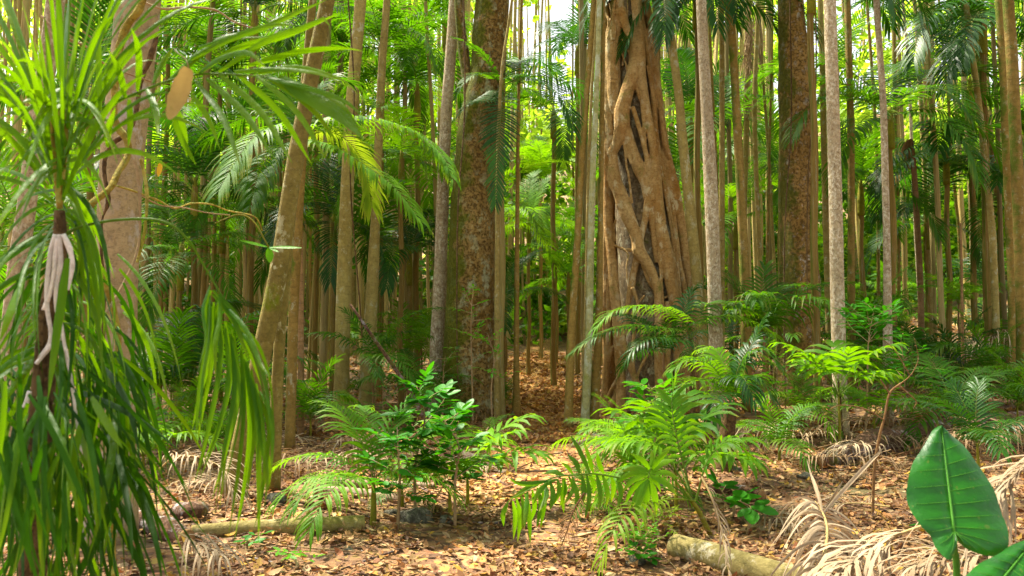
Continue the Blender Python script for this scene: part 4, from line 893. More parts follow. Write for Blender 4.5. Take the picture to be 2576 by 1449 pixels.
hero_frond([(1740, 1250, Yc), (1650, 1200, Yc + .1), (1600, 1170, Yc + .2), (1540, 1200, Yc + .2), (1500, 1260, Yc + .2)], 'frond_bright', .30, .028, 18, droop=.8, seed=12, start=.3, **kw)
# brown dead frond hanging under it
o = hero_frond([(1470, 1240, Yc - .5), (1440, 1290, Yc - .55), (1425, 1340, Yc - .6), (1400, 1400, Yc - .6)], 'dead_brown', .13, .006, 22, droop=1.2, seed=13, name='withered_frond', nseg=4, jit=.3)
tag(o, 'curled withered brown frond hanging below the arching green frond', 'dead frond')
# palms in front of the fig
def frond_palm(label, base_px, Y, top_px, fr, mat, r=.03, **kk):
    b_ = at(base_px[0], base_px[1], Y); b_ = Vector((b_.x, Y, gz(b_.x, Y))); t = thing('palm_sapling', label, 'palm sapling', b_)
    tp = at(top_px[0], top_px[1], Y); Mx = MB(); tube(Mx, [(*(b_ - Vector((0, 0, .05))), r * 1.2), (*b_.lerp(tp, .5), r), (*tp, r * .8)], 9, 14); obj('stem', Mx.mesh('stem', M['fibre'], origin=b_), t)
    for i, (pts, m_, ll, n) in enumerate(fr):
        hero_frond([(*top_px, Y)] + pts, m_ or mat, ll, .026, n, parent=t, origin=b_, seed=i + 3, nseg=4, fold=.2, start=.15, rr=.006, **kk)
    return t
frond_palm('olive green palm arching fronds across the lower fig trunk', (1745, 1090), 9.8, (1740, 850), [
    ([(1700, 790, 9.6), (1620, 770, 9.3), (1540, 785, 9.1), (1495, 830, 9.0)], 'frond_bright', .36, 34),
    ([(1690, 830, 9.6), (1590, 820, 9.3), (1500, 845, 9.0), (1435, 890, 8.9)], 'frond', .34, 34),
    ([(1700, 860, 9.4), (1640, 850, 9.0), (1590, 880, 8.8), (1560, 940, 8.8)], 'frond_dark', .36, 30),
    ([(1790, 800, 9.9), (1860, 800, 10), (1930, 830, 10), (1980, 870, 10)], 'frond_bright', .34, 30),
    ([(1770, 770, 10), (1820, 770, 10.2), (1900, 790, 10.4)], 'frond_bright', .36, 26),
    ([(1720, 790, 9.8), (1740, 735, 9.9), (1752, 720, 9.9)], 'frond_dark', .3, 18),
    ([(1760, 900, 9.3), (1800, 900, 9), (1850, 940, 8.8)], 'frond', .34, 26)], 'frond', droop=.6)
t = frond_palm('shaggy short palm with dark skirted trunk right of the seedling cluster', (1820, 1185), 7.6, (1838, 1010), [
    ([(1800, 930, 7.5), (1740, 900, 7.3), (1690, 930, 7.2)], 'frond_bright', .30, 22),
    ([(1790, 960, 7.4), (1730, 960, 7.1), (1690, 1010, 7.0)], 'frond_bright', .32, 20),
    ([(1860, 920, 7.6), (1900, 850, 7.7), (1925, 800, 7.7)], 'frond_dark', .26, 26),
    ([(1870, 910, 7.6), (1920, 880, 7.5), (1960, 920, 7.4)], 'frond', .30, 22),
    ([(1850, 960, 7.4), (1870, 950, 7.0), (1900, 1010, 6.8)], 'frond_dark', .32, 22),
    ([(1820, 990, 7.3), (1800, 1000, 6.9), (1790, 1060, 6.8)], 'frond_dark', .32, 22),
    ([(1830, 940, 7.7), (1800, 880, 7.9), (1760, 880, 8.0)], 'frond_bright', .30, 20),
    ([(1860, 960, 7.3), (1910, 950, 7.1), (1950, 1010, 7.0)], 'frond', .30, 20)], 'frond', r=.075, droop=.6)
frond_palm('small yellow-green palm behind the umbrella-shaped sapling', (2120, 1060), 9.0, (2110, 960), [
    ([(2080, 920, 9), (2030, 890, 9), (2000, 880, 9)], 'frond_yellow', .26, 16),
    ([(2120, 900, 9.2), (2150, 890, 9.3), (2180, 920, 9.3)], 'frond', .26, 16)], 'frond', droop=.3, r=.015)

# ------------------------------------------------------------ near left: strap-leaved plant
YL = 1.75
sb = Vector((at(100, 1050, YL).x, YL, gz(at(100, 1050, YL).x, YL)))
plant = thing('climbing_palm', 'strap-leaved climbing plant with white aerial roots filling the left foreground', 'climbing plant', sb)
Mx = MB(); rr = random.Random(8)
tube(Mx, [(sb.x, sb.y, sb.z - .05, .03)] + [(*at(x, y, YL), r) for x, y, r in ((90, 1300, .024), (100, 1050, .024), (118, 850, .022), (135, 700, .018), (150, 600, .013), (150, 530, .010))], 12, 60, bump=.35, bf=30)
for i in range(60):
    y0 = rr.uniform(620, 1050); x0 = 150 - (y0 - 600) * .1 + rr.uniform(-22, 22); P = [(*at(x0, y0, YL - .02), .0016)]
    P.append((*at(x0 + rr.uniform(-15, 15), y0 + 60, YL - .03), .0014)); P.append((*at(x0 + rr.uniform(-22, 22), y0 + rr.uniform(90, 150), YL - .03), .0006)); tube(Mx, P, 4, 6, cap=False)
obj('stem', Mx.mesh('stem', M['fibre'], origin=sb), plant)
Mx = MB()
for x1, y1 in ((128, 205), (150, 190), (172, 200)):
    tube(Mx, [(*at(150, 525, YL), .006), (*at((150 + x1) / 2, 400, YL), .006), (*at(x1, y1 + 60, YL), .004)], 7, 14)
obj('petiole', Mx.mesh('petiole', M['vine'], origin=sb), plant)
for i, pth in enumerate([[(140, 590), (125, 650), (118, 760), (128, 850), (100, 900)], [(150, 590), (152, 660), (140, 740), (150, 830)], [(160, 590), (180, 640), (165, 720), (150, 760), (158, 840), (180, 960), (205, 1150)], [(165, 600), (182, 660), (170, 730)], [(145, 600), (130, 720), (110, 780)], [(150, 850), (120, 880), (92, 915)], [(75, 985), (68, 1010), (62, 1025)]]):
    Mx = MB(); tube(Mx, [(*at(x, y, YL - .08), .0052 * (1 - .08 * k)) for k, (x, y) in enumerate(pth)], 7, 30, bump=.25, bf=40, seed=i)
    obj('aerial_root', Mx.mesh('aerial_root', M['root'], origin=sb), plant)
def strap(Mx, p0, p1, arch, w, rv, n=9, tw=1.1, rnd=random):
    p0 = Vector(p0); p1 = Vector(p1); cs = []; ws = []
    m_ = (p0 + p1) / 2 + Vector(arch)
    for k in range(n + 1):
        t = k / n; cs.append(p0 * (1 - t) ** 2 + m_ * 2 * t * (1 - t) + p1 * t * t)
        ws.append(w * .5 * (0.55 + .45 * min(1, t * 5)) * (1 if t < .5 else max(.03, 1 - ((t - .5) / .5) ** 1.8)))
    d = (p1 - p0).normalized(); W = d.cross(Vector((rnd.uniform(-.5, .5), -1, rnd.uniform(-.3, .5)))).normalized()
    ribbon(Mx, cs, ws, W, rv, fold=.3, twist=rnd.uniform(-tw, tw))
rr = random.Random(12)
def rosette(cnt_, fn, mat, name='leaf_rosette'):
    Mx = MB()
    for i in range(cnt_):
        a, b_, ar, w = fn(i, cnt_); strap(Mx, a, b_, ar, w, rr.random(), rnd=rr)
    return obj(name, Mx.mesh(name, M[mat], origin=sb), plant)
def upfan(i, n):
    a = R(rr.gauss(0, 34)); L = rr.uniform(240, 480); s0 = rr.uniform(0, 330)
    cx, cy = 150 + s0 * .45 * math.sin(a) + rr.uniform(-14, 14), 520 - s0; Yb = YL + rr.uniform(-.1, .15); Ye = YL + rr.uniform(-.35, .3)
    ex, ey = cx + L * math.sin(a) * 1.05, cy - L * math.cos(a) + 120 * math.sin(a) ** 2
    return at(cx, cy, Yb), at(ex, ey, Ye), (0, 0, .05 + .10 * abs(math.sin(a))), rr.uniform(.008, .014)
rosette(70, upfan, 'strap')
def rfan(i, n):
    y0 = rr.uniform(240, 460); x0 = rr.uniform(130, 210); ex = rr.uniform(-60, 330); ey = y0 + rr.uniform(-180, 260)
    if abs(ex - x0) < 90: ex = x0 + 120 * (1 if rr.random() < .5 else -1)
    return at(x0, y0, YL), at(ex, ey, YL + rr.uniform(-.3, .3)), (0, 0, .10), rr.uniform(.011, .018)
rosette(30, rfan, 'strap')
def curtain(i, n):
    y0 = rr.uniform(440, 900); x0 = 150 - max(0, y0 - 600) * .12 + rr.uniform(-20, 20); sd = rr.choice([-1, 1]); a = R(rr.uniform(3, 50) if sd < 0 else rr.uniform(0, 22 + 10 * ss(600, 900, y0))) * sd; L = rr.uniform(260, 480)
    ex, ey = x0 + L * math.sin(a), y0 + L * math.cos(a) * .95
    return at(x0, y0, YL + rr.uniform(0, .12)), at(ex, ey, YL + rr.uniform(-.3, .35)), (sd * .05, 0, .09), rr.uniform(.005, .014)
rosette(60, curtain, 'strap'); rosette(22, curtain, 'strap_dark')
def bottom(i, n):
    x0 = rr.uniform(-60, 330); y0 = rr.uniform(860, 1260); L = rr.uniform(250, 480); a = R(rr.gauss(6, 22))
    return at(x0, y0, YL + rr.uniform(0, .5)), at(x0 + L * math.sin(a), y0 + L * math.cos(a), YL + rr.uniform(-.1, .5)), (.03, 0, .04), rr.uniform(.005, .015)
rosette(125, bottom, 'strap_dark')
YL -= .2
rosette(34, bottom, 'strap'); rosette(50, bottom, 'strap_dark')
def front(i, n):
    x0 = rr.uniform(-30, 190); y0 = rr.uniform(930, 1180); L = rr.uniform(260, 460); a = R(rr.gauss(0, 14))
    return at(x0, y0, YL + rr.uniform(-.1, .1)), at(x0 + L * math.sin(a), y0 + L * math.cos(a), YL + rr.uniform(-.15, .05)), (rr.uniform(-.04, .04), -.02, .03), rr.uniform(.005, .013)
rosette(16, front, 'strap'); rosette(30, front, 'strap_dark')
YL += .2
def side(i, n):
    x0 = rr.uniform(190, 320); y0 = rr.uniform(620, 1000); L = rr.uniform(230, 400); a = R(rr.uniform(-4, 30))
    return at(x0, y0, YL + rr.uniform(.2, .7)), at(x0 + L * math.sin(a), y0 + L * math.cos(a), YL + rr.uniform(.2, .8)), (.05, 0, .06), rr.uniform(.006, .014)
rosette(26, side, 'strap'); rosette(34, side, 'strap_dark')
def pale(i, n):
    L_ = [((205, 1055), (148, 1330)), ((218, 1060), (245, 1335)), ((130, 1125), (30, 1455)), ((170, 650), (120, 1010)), ((60, 700), (0, 860)), ((230, 1000), (310, 1130))][i]
    return at(*L_[0], YL - .15), at(*L_[1], YL - .25), (.01, -.02, 0), .017
rosette(6, pale, 'strap')
# two long fronds of the same plant, leaflet by leaflet
def frond_explicit(rach, leaves, wd, name='frond', Y0=1.68, mat='strap', dk=0.0, extra=0):
    leaves = list(leaves)
    for lf in leaves[:extra]:
        o_ = rr.uniform(-16, 20); leaves.append([(x + o_ * (.4 + .6 * k), y - 20 + rr.uniform(-70, 10) * k / 3) for k, (x, y) in enumerate([q for q in lf if not isinstance(q, float)])])
    Mx = MB(); q = [at(*p) for p in rach]
    tube(Mx, [(*p, .0036 * (1 - .6 * i / len(q))) for i, p in enumerate(q)], 7, 50, col=(.5, 0, .6))
    for lf in leaves:
        w_ = wd
        if isinstance(lf[-1], float): w_ = lf[-1]; lf = lf[:-1]
        n = len(lf); dy = rr.uniform(-.16, .06); P = [at(x * .5, y * .5, Y0 + dy * i / (n - 1)) for i, (x, y) in enumerate(lf)]
        C_ = [Vector(c) for c in crom([tuple(p) for p in P], 12)]
        ws = [w_ * .5 * (.5 + .5 * min(1, k / 2.5)) * (1 if k < 6 else max(.04, 1 - ((k - 5.5) / 5.5) ** 1.9)) for k in range(12)]
        d_ = (C_[5] - C_[0]).normalized(); W = d_.cross(Vector((rr.uniform(-.6, .6), -1, rr.uniform(-.3, .6)))).normalized()
        ribbon(Mx, C_, ws, W, max(0, rr.random() - dk), fold=.35, twist=rr.uniform(-.9, .9))
    return obj(name, Mx.mesh(name, M[mat], origin=sb), plant)
frond_explicit([(150, 430, YL), (200, 320, YL), (260, 270, YL), (350, 232, 1.7), (420, 205, 1.68), (500, 187, 1.68), (600, 188, 1.68), (700, 198, 1.68)], [
    [(690, 458), (700, 330), (690, 220), (660, 140)], [(650, 500), (655, 620), (645, 740)], [(630, 490), (600, 360), (540, 240)], [(505, 560), (495, 300), (500, 60)],
    [(770, 420), (810, 330), (870, 240)], [(740, 450), (785, 560), (795, 690)], [(540, 740), (545, 650), (580, 540)], [(860, 560), (910, 690), (985, 830)], [(890, 540), (925, 660), (940, 790)],
    [(960, 470), (1050, 600), (1110, 760)], [(985, 405), (1120, 590), (1215, 850)], [(1040, 395), (1230, 570), (1380, 800)], [(1100, 370), (1310, 560), (1470, 820)], [(1190, 370), (1400, 560), (1570, 830)],
    [(1290, 378), (1490, 560), (1640, 800)], [(1340, 385), (1560, 540), (1700, 720)], [(1400, 392), (1580, 500), (1720, 590), (1830, 700), .034], [(1420, 400), (1600, 480), (1717, 540), (1810, 650), .022],
    [(830, 420), (920, 340), (1010, 260), (1180, 200), (1350, 185)], [(870, 400), (1010, 280), (1110, 190), (1260, 170), (1310, 250)], [(985, 375), (1200, 240), (1400, 190), (1560, 130), (1720, 60)], [(960, 300), (1150, 200), (1350, 130), (1490, 128)],
    [(1000, 370), (1100, 300), (1240, 265), (1330, 330)], [(1100, 362), (1350, 200), (1530, 140), (1640, 95), (1665, 190)], [(1250, 330), (1500, 262), (1717, 242), (1830, 258)], [(1300, 370), (1500, 338), (1717, 400), (1800, 470)],
    [(1330, 388), (1500, 430), (1717, 500), (1820, 580)], [(1000, 240), (1300, 150), (1500, 60), (1640, 0)], [(1180, 360), (1400, 350), (1600, 370), (1760, 440)]], .0135)
frond_explicit([(150, 600, YL), (205, 570, YL), (310, 552, YL), (410, 557, YL), (470, 600, YL), (520, 680, 1.8), (590, 800, 1.8), (640, 900, 1.8), (668, 1010, 1.8), (682, 1080, 1.8)], [
    [(1050, 1500), (1045, 1700), (1000, 1980), (985, 2230)], [(1080, 1540), (1070, 1800), (1020, 2060), (990, 2240)], [(1100, 1590), (1110, 1800), (1060, 2100), (980, 2430)], [(1130, 1640), (1150, 1900), (1100, 2160), (1000, 2420)],
    [(1160, 1680), (1180, 1950), (1130, 2250), (1080, 2590)], [(1180, 1710), (1215, 2000), (1170, 2280), (1100, 2540)], [(1210, 1760), (1225, 2060), (1200, 2350), (1150, 2700)], [(1225, 1800), (1255, 2100), (1240, 2350), (1180, 2720)],
    [(1240, 1840), (1290, 2100), (1300, 2400), (1300, 2740)], [(1260, 1880), (1280, 2120), (1240, 2400), (1210, 2600)], [(1270, 1920), (1320, 2140), (1330, 2400), (1280, 2660)], [(1285, 1950), (1310, 2200), (1345, 2380), (1330, 2560)],
    [(1300, 1990), (1350, 2130), (1345, 2300), (1330, 2440)], [(1130, 1560), (1230, 1700), (1290, 1860), (1330, 1980)], [(1180, 1640), (1280, 1760), (1340, 1950), (1360, 2170)], [(1070, 1480), (1170, 1600), (1210, 1700), (1260, 1830)],
    [(1100, 1500), (1090, 1640), (1060, 1780), (1050, 1960)], [(1060, 1460), (1030, 1600), (1050, 1760), (1010, 1960)]], .0105, Y0=1.8, dk=.25, extra=18)
# dangling dead leaf
p0 = at(452, 185, 1.55); Mx = MB(); cs = []; ws = []
for k in range(11):
    t_ = k / 10; cs.append(at(474 - 48 * t_, 172 + 128 * t_, 1.55 + .012 * math.sin(3 * t_))); ws.append(.0205 * (1 + .1 * math.sin(k * 2.3)) * max(.06, math.sin(math.pi * min(1, t_ * .88 + .10)) ** .6))
ribbon(Mx, cs, ws, Vector((1, -.25, .35)), .6, fold=.4, twist=.1)
tube(Mx, [(*at(474, 172, 1.55), .0012), (*at(468, 150, 1.55), .001), (*at(440, 128, 1.56), .001)], 5, 8)
M['dead_tan'] = leaf_mat('dry_tan_leaf', (0.22, 0.12, 0.025), (0.50, 0.34, 0.10), trans=.25, rough=.7, nsc=40.0, spots=.6, rach=(.4, .3, .15), tcol=(.6, .45, .15))
tag(obj('dead_leaf', Mx.mesh('dead_leaf', M['dead_tan'])), 'single dry tan leaf dangling in front of the near green frond', 'leaf')
p_ = [at(405, 405, 5), at(398, 445, 5)]; Mx = MB(); leaf_shape(Mx, p_[0], (p_[1] - p_[0]).normalized(), Vector((0, -1, .2)), .10, .035, .5, .0)
M['yellow'] = leaf_mat('yellow_leaf', (0.6, 0.33, 0.01), (0.7, 0.42, 0.02), trans=.3)
tag(obj('yellow_leaf', Mx.mesh('yellow_leaf', M['yellow'])), 'single bright yellow leaf hanging right of the smooth trunk', 'leaf')

# vines
def vine(label, pts, r, mat='vine', name='vine', bump=.3, sides=8, cat='vine'):
    P = [at(*p) for p in pts]; Mx = MB(); n = len(P)
    tube(Mx, [(*p, r * (1 - .3 * i / n)) for i, p in enumerate(P)], sides, n * 10, bump=bump, bf=25)
    return tag(obj(name, Mx.mesh(name, M[mat])), label, cat)
vine('thick yellow vine bending across the smooth trunk and down to the ground', [(375, -60, 2.6), (352, 20, 2.6), (322, 60, 2.6), (300, 120, 2.6), (290, 200, 2.6), (288, 300, 2.6), (318, 350, 2.6), (322, 390, 2.6), (300, 430, 2.55), (275, 475, 2.5), (225, 520, 2.45), (215, 580, 2.45), (235, 640, 2.45), (262, 700, 2.45), (285, 780, 2.5), (297, 860, 2.5), (293, 1000, 2.5), (290, 1130, 2.5), (280, 1500, 2.5), (270, 2000, 2.45)], .0125)
vine('thin whitish vine looping down beside the thick yellow vine', [(330, 378, 2.5), (345, 430, 2.5), (352, 510, 2.5), (352, 590, 2.5), (340, 650, 2.48), (310, 715, 2.45), (275, 775, 2.4), (240, 820, 2.35), (185, 870, 2.3)], .0048, 'twig')
vine('knobbly green vine hanging right of the thin whitish vine', [(355, 400, 2.52), (368, 470, 2.52), (368, 540, 2.5), (358, 610, 2.5), (345, 660, 2.5)], .006)
vine('long thin yellow branch reaching right from the thick vine', [(285, 465, 2.5), (340, 482, 2.6), (400, 505, 2.7), (440, 524, 2.8), (480, 512, 2.9), (530, 514, 2.9), (575, 530, 3.0), (640, 545, 3.0), (660, 580, 3.05)], .0035)
vine('second thin branch forking below the long yellow branch', [(340, 482, 2.6), (400, 515, 2.7), (460, 522, 2.8), (520, 535, 2.9), (578, 541, 3.0)], .0025, 'twig')
vine('thin bare twig crossing the top of the smooth trunk', [(360, 5, 2.8), (410, 22, 2.8), (470, 18, 2.9), (540, 25, 2.9), (590, 55, 2.9), (640, 72, 2.9)], .004, 'twig')
vine('thin straight branch crossing behind the upper strap leaves', [(105, 40, 2.2), (150, 85, 2.2), (220, 120, 2.3), (270, 165, 2.4), (380, 205, 2.5)], .0035, 'twig')
vine('dark mossy creeper clinging to the upper right of the smooth trunk', [(395, 90, 4.95), (378, 150, 4.95), (360, 185, 4.95), (350, 230, 4.93), (340, 290, 4.93), (318, 335, 4.9), (290, 355, 4.9), (268, 385, 4.95), (262, 430, 4.95), (272, 500, 4.95), (256, 560, 4.95), (255, 640, 4.95), (262, 760, 5), (250, 1000, 5)], .014, 'fibre', bump=.8)
for n_, (x0, x1, y1, Y_) in enumerate([(1165, 1150, 900, 10.8), (870, 905, 760, 10.5), (2050, 2030, 700, 11.8), (1985, 1975, 980, 11.9)]):
    lb = ('thin liana hanging in front of the mossy giant', 'liana swinging between the mottled and bowed trunks', 'liana hanging right of the bulging trunk', 'liana running down the left side of the bulging trunk')[n_]
    vine(lb, [(x0, -80, Y_), ((x0 * 2 + x1) / 3 + 9, y1 * .3, Y_ - .05), ((x0 + x1) / 2 - 6, y1 * .6, Y_ - .08), (x1, y1, Y_ - .05), (x1 + 6, y1 + 90, Y_)], .011, 'fibre')
# small bright sprig near centre-left
sp = at(680, 650, 3.0); sprig = thing('leafy_sprig', 'small bright sprig of three leaves hanging before the leaning palm', 'sprig', sp)
Mx = MB(); tube(Mx, [(*at(676, 622, 3), .003), (*at(640, 560, 3.02), .003), (*at(600, 540, 3.02), .0025), (*at(540, 562, 3.0), .002)], 6, 16); obj('stem', Mx.mesh('stem', M['stem'], origin=sp), sprig)
Mx = MB(); a = at(676, 622, 3)
for ex, ey, w in ((608, 603, .016), (755, 620, .016), (680, 658, .03), (700, 632, .012)):
    e = at(ex, ey, 2.98); leaf_shape(Mx, a, (e - a).normalized(), Vector((0, -.7, .7)), (e - a).length * 1.05, w, .6, .05)
obj('foliage', Mx.mesh('foliage', M['shrub_light'], origin=sp), sprig)

# ------------------------------------------------------------ giant heart leaf, bottom right
def zc(x, y): return (1717 + x * .5, 724.5 + y * .5)
def big_leaf(label, outl, tip, junc, Yl, stem_to, seed=1, tiltx=0.0, tilty=0.0):
    """outl: (x,y,s) outline, s = place along the midrib (0 junction, 1 tip)"""
    jp = at(*zc(*junc), Yl)
    def P3(x, y):
        px, py = zc(x, y); dx = (x - junc[0]) / 1000; dy = (y - junc[1]) / 1000
        return at(px, py, Yl + tilty * (-dy) + tiltx * dx)
    base = at(*zc(*stem_to), Yl); base = Vector((base.x, Yl, gz(base.x, Yl)))
    t = thing('giant_taro_leaf', label, 'giant leaf', base)
    Mx = MB(); n = len(outl); m_ = 14; vs = []; fs = []; cs = []
    oc = crom([(x, y, s) for x, y, s in outl], 73); n = len(oc)
    for i in range(n):
        x, y, s = oc[i]; s = max(0, min(1, s)); sx = junc[0] + (tip[0] - junc[0]) * s; sy = junc[1] + (tip[1] - junc[1]) * s
        q0 = P3(sx, sy); q1 = P3(x, y)
        for k in range(m_ + 1):
            u = k / m_; p = q0.lerp(q1, u); bul = .010 * math.sin(math.pi * u * .9) - .012 * u * u + .0026 * math.sin(i * 2 * math.pi / 3) * math.sin(math.pi * u) + .004 * math.sin(i * .7) * u ** 3
            p = p + Vector((0, -1, .25)) * bul; vs.append(tuple(p)); cs.append((.5 + .3 * math.sin(i * 2 * math.pi / 8), u * .3, 0))
    for i in range(n - 1):
        for k in range(m_): a = i * (m_ + 1) + k; fs.append((a, a + 1, a + m_ + 2, a + m_ + 1))
    Mx.add(vs, fs, cs); obj('blade', Mx.mesh('blade', M['giant'], origin=base), t)
    V = MB()
    for i in range(1, n - 1, 3):
        tube(V, [(vs[i * (m_ + 1) + k][0], vs[i * (m_ + 1) + k][1] - .0008, vs[i * (m_ + 1) + k][2], .0009 * (1 - .8 * k / m_)) for k in range(0, m_ - 1)], 5, cap=False)
    q0 = P3(*junc); q1 = P3(*tip); tube(V, [(*(q0.lerp(q1, u) + Vector((0, -.002, 0))), .0034 * (1 - .75 * u)) for u in np.linspace(0, 1, 12)], 7)
    obj('vein', V.mesh('vein', M['vein'], origin=base), t)
    St = MB(); j3 = P3(*junc); e = at(*zc(*stem_to), Yl + .05); tube(St, [(*j3, .005), (*at(*zc(junc[0] + 5, junc[1] + 90), Yl + .03), .007), (*e, .009), (base.x, base.y, base.z - .05, .014)], 9, 24)
    obj('petiole', St.mesh('petiole', M['stem_green'], origin=base), t)
M['giant'] = leaf_mat('giant_leaf', (0.002, 0.075, 0.006), (0.03, 0.26, 0.006), trans=.25, rough=.4, spec=.42, vary=.05, tcol=(.08, .45, .01), nsc=9.0, spots=.25)
M['vein'] = leaf_mat('leaf_vein', (0.07, 0.28, 0.02), (0.12, 0.36, 0.03), trans=.2, rach=(.10, .34, .03))
M['stem_green'] = leaf_mat('petiole_green', (0.05, 0.2, 0.02), (0.08, 0.26, 0.02), trans=.1, rach=(.06, .22, .02))
OUT = [(1300, 692, 1), (1262, 715, .95), (1235, 770, .85), (1205, 825, .76), (1165, 885, .66), (1140, 960, .52), (1136, 1040, .38), (1150, 1100, .26), (1180, 1160, .14), (1215, 1210, .07), (1260, 1250, .02), (1285, 1305, 0), (1320, 1350, 0), (1352, 1372, 0), (1374, 1340, 0), (1378, 1285, 0), (1368, 1240, 0), (1366, 1236, 0), (1390, 1268, 0), (1430, 1310, 0), (1500, 1338, 0), (1570, 1352, 0), (1625, 1340, 0), (1645, 1300, .0), (1648, 1240, .03), (1640, 1180, .08), (1610, 1110, .18), (1575, 1020, .32), (1530, 930, .47), (1475, 860, .6), (1420, 790, .74), (1365, 735, .88), (1325, 702, .96), (1300, 692, 1)]
big_leaf('giant glossy green heart-shaped leaf standing upright at lower right', OUT, (1300, 692), (1364, 1225), 2.0, (1385, 1560), tilty=.35, tiltx=.05)
OUT2 = [(1200 + (x - 1140) * .95 + 200, 1330 + (y - 692) * .5 + max(0, 1640 - x) * .1, s) for x, y, s in OUT]
OUT2 = [(1780, 1250, 1), (1700, 1280, .85), (1620, 1325, .68), (1530, 1375, .5), (1450, 1430, .3), (1410, 1480, .1), (1400, 1540, 0), (1430, 1590, 0), (1500, 1600, 0), (1520, 1590, 0), (1540, 1640, 0), (1640, 1680, .05), (1760, 1640, .3), (1840, 1500, .6), (1840, 1350, .85), (1780, 1250, 1)]
big_leaf('second giant green leaf cut off by the bottom right corner', OUT2, (1780, 1250), (1520, 1570), 1.85, (1540, 1800), tilty=.4)

# ------------------------------------------------------------ logs, rocks, dead fronds
def log(label, pts, mat, sides=18, bump=.1, Ys=None, name='fallen_log', cut=True, sink=.55, cat='log'):
    """pts: (px, py of axis, width px); rests on the ground"""
    P = []
    for i, (px, py, w) in enumerate(pts):
        h = hit(px, py + w * .5) if Ys is None else at(px, py, Ys[i]); r = .5 * w * h.y / F
        P.append((h.x, h.y + r * .6, gz(h.x, h.y + r) + r * (1 - .35 * (1 - sink)) - .01, r))
    Mx = MB(); tube(Mx, P, sides, len(P) * 12, bump=bump, bf=4, seed=len(label), cap=False)
    b0 = Vector(P[0][:3]); o = thing(name, label, cat, b0); obj('bark', Mx.mesh('bark', M[mat], origin=b0), o)
    for (a, c) in ((P[0], P[1]), (P[-1], P[-2])):
        d = (Vector(a[:3]) - Vector(c[:3])).normalized(); E = MB()
        tube(E, [(*(Vector(a[:3]) - d * .02), a[3] * .98), (*(Vector(a[:3]) + d * .004), a[3] * .97), (*(Vector(a[:3]) + d * .006), a[3] * .8)], sides, bump=.06)
        obj('cut_end', E.mesh('cut_end', M['cut'], origin=b0), o)
    return o
log('long straight olive-grey log lying left of the path', [(478, 1338, 34), (600, 1330, 40), (760, 1322, 42), (912, 1316, 44)], 'log', bump=.05)
log('pale smooth log at bottom right with rounded near end', [(1705, 1372, 64), (1790, 1395, 68), (1900, 1428, 72), (2050, 1475, 76)], 'log', sides=24, bump=.05)
log('pinkish log behind the palm sapling stem', [(795, 1232, 28), (900, 1240, 28), (1010, 1256, 26)], 'log_pink')
log('grey log just behind the pinkish log', [(800, 1212, 20), (920, 1216, 20), (1090, 1222, 18)], 'log_pink')
log('dark rotten log on the right with peeling bark', [(2062, 1162, 38), (2130, 1140, 52), (2200, 1115, 62), (2290, 1096, 58), (2380, 1086, 54)], 'log_rot', bump=.35)
log('mossy rotten log continuing to the right edge behind the giant leaf', [(2360, 1075, 40), (2480, 1062, 44), (2640, 1058, 46)], 'log_rot', bump=.3)
log('short mossy log on the litter right of the seedling cluster', [(1780, 1228, 26), (1850, 1232, 30), (1920, 1245, 30)], 'log_rot', bump=.25)
log('short stub of log protruding onto the path from the left', [(1150, 1135, 20), (1190, 1150, 22), (1225, 1165, 22)], 'log_pink')
log('dark stump end lying left of the straight olive-grey log', [(440, 1285, 40), (475, 1288, 44), (500, 1280, 42)], 'log_rot', bump=.3)
log('leaning dead log on the shaded bank at far right', [(2330, 930, 16), (2400, 890, 18), (2480, 860, 18), (2540, 845, 18)], 'log_rot', Ys=[13, 13.5, 14, 14.5], bump=.2)
log('dead palm butt with frayed fibres at lower left', [(330, 1300, 50), (400, 1325, 56), (465, 1352, 44)], 'log_rot', bump=.4)
def rock(px, py, w, h, label, seed):
    p = hit(px, py); r = w * .5 * p.y / F; Mx = MB(); vs = []; fs = []; nu, nv = 28, 16; rnd = random.Random(seed); off = Vector((seed * 3.1, 0, 0))
    for j in range(nv + 1):
        for i in range(nu):
            th = 2 * math.pi * i / nu; ph = math.pi * j / nv; d = Vector((math.cos(th) * math.sin(ph), math.sin(th) * math.sin(ph), math.cos(ph)))
            k = 1 + .35 * noise.noise(d * 1.3 + off) + .14 * noise.noise(d * 3.5 + off) + .05 * noise.noise(d * 9 + off); vs.append((d.x * r * k, d.y * r * k * .8, d.z * r * k * h))
    for j in range(nv):
        for i in range(nu): fs.append((j * nu + i, (j + 1) * nu + i, (j + 1) * nu + (i + 1) % nu, j * nu + (i + 1) % nu))
    Mx.add(vs, fs, (.5, .5, 1)); g = gz(p.x, p.y); return tag(obj('rock', Mx.mesh('rock', M['rock']), None, (p.x, p.y + r * .5, g + r * h * .25)), label, 'rock')
rock(1045, 1315, 92, .5, 'mossy brown rock at the foot of the glossy shrub', 1)
rock(693, 1272, 60, .7, 'pale round rock right of the hanging dark frond', 2)
rock(1125, 1315, 50, .5, 'small dark rock right of the mossy brown rock', 3)
rock(985, 1300, 46, .5, 'small rock partly behind the palm sapling stem', 4)
rock(1500, 1015 + 90, 34, .6, 'dark stone at the right edge of the path', 5)
rock(1600, 1385 + 40, 58, .45, 'flat grey stone near the bottom edge right of the path', 6)
rock(1650, 1235, 60, .6, 'grey rock under the seedling cluster', 7)
rock(2440, 900, 120, .5, 'large mossy boulder on the right bank', 8)
rock(2290, 960, 90, .5, 'mossy boulder left of the large one on the bank', 9)
rock(2030, 1205, 40, .5, 'small stone left of the rotten log', 10)
rock(1375, 1100 - 30, 26, .5, 'small flat stone in the middle of the path', 11)
rock(870, 1390, 30, .5, 'little dark stone in the foreground litter', 12)
rock(1850, 1190, 36, .6, 'stone behind the short mossy log', 13)

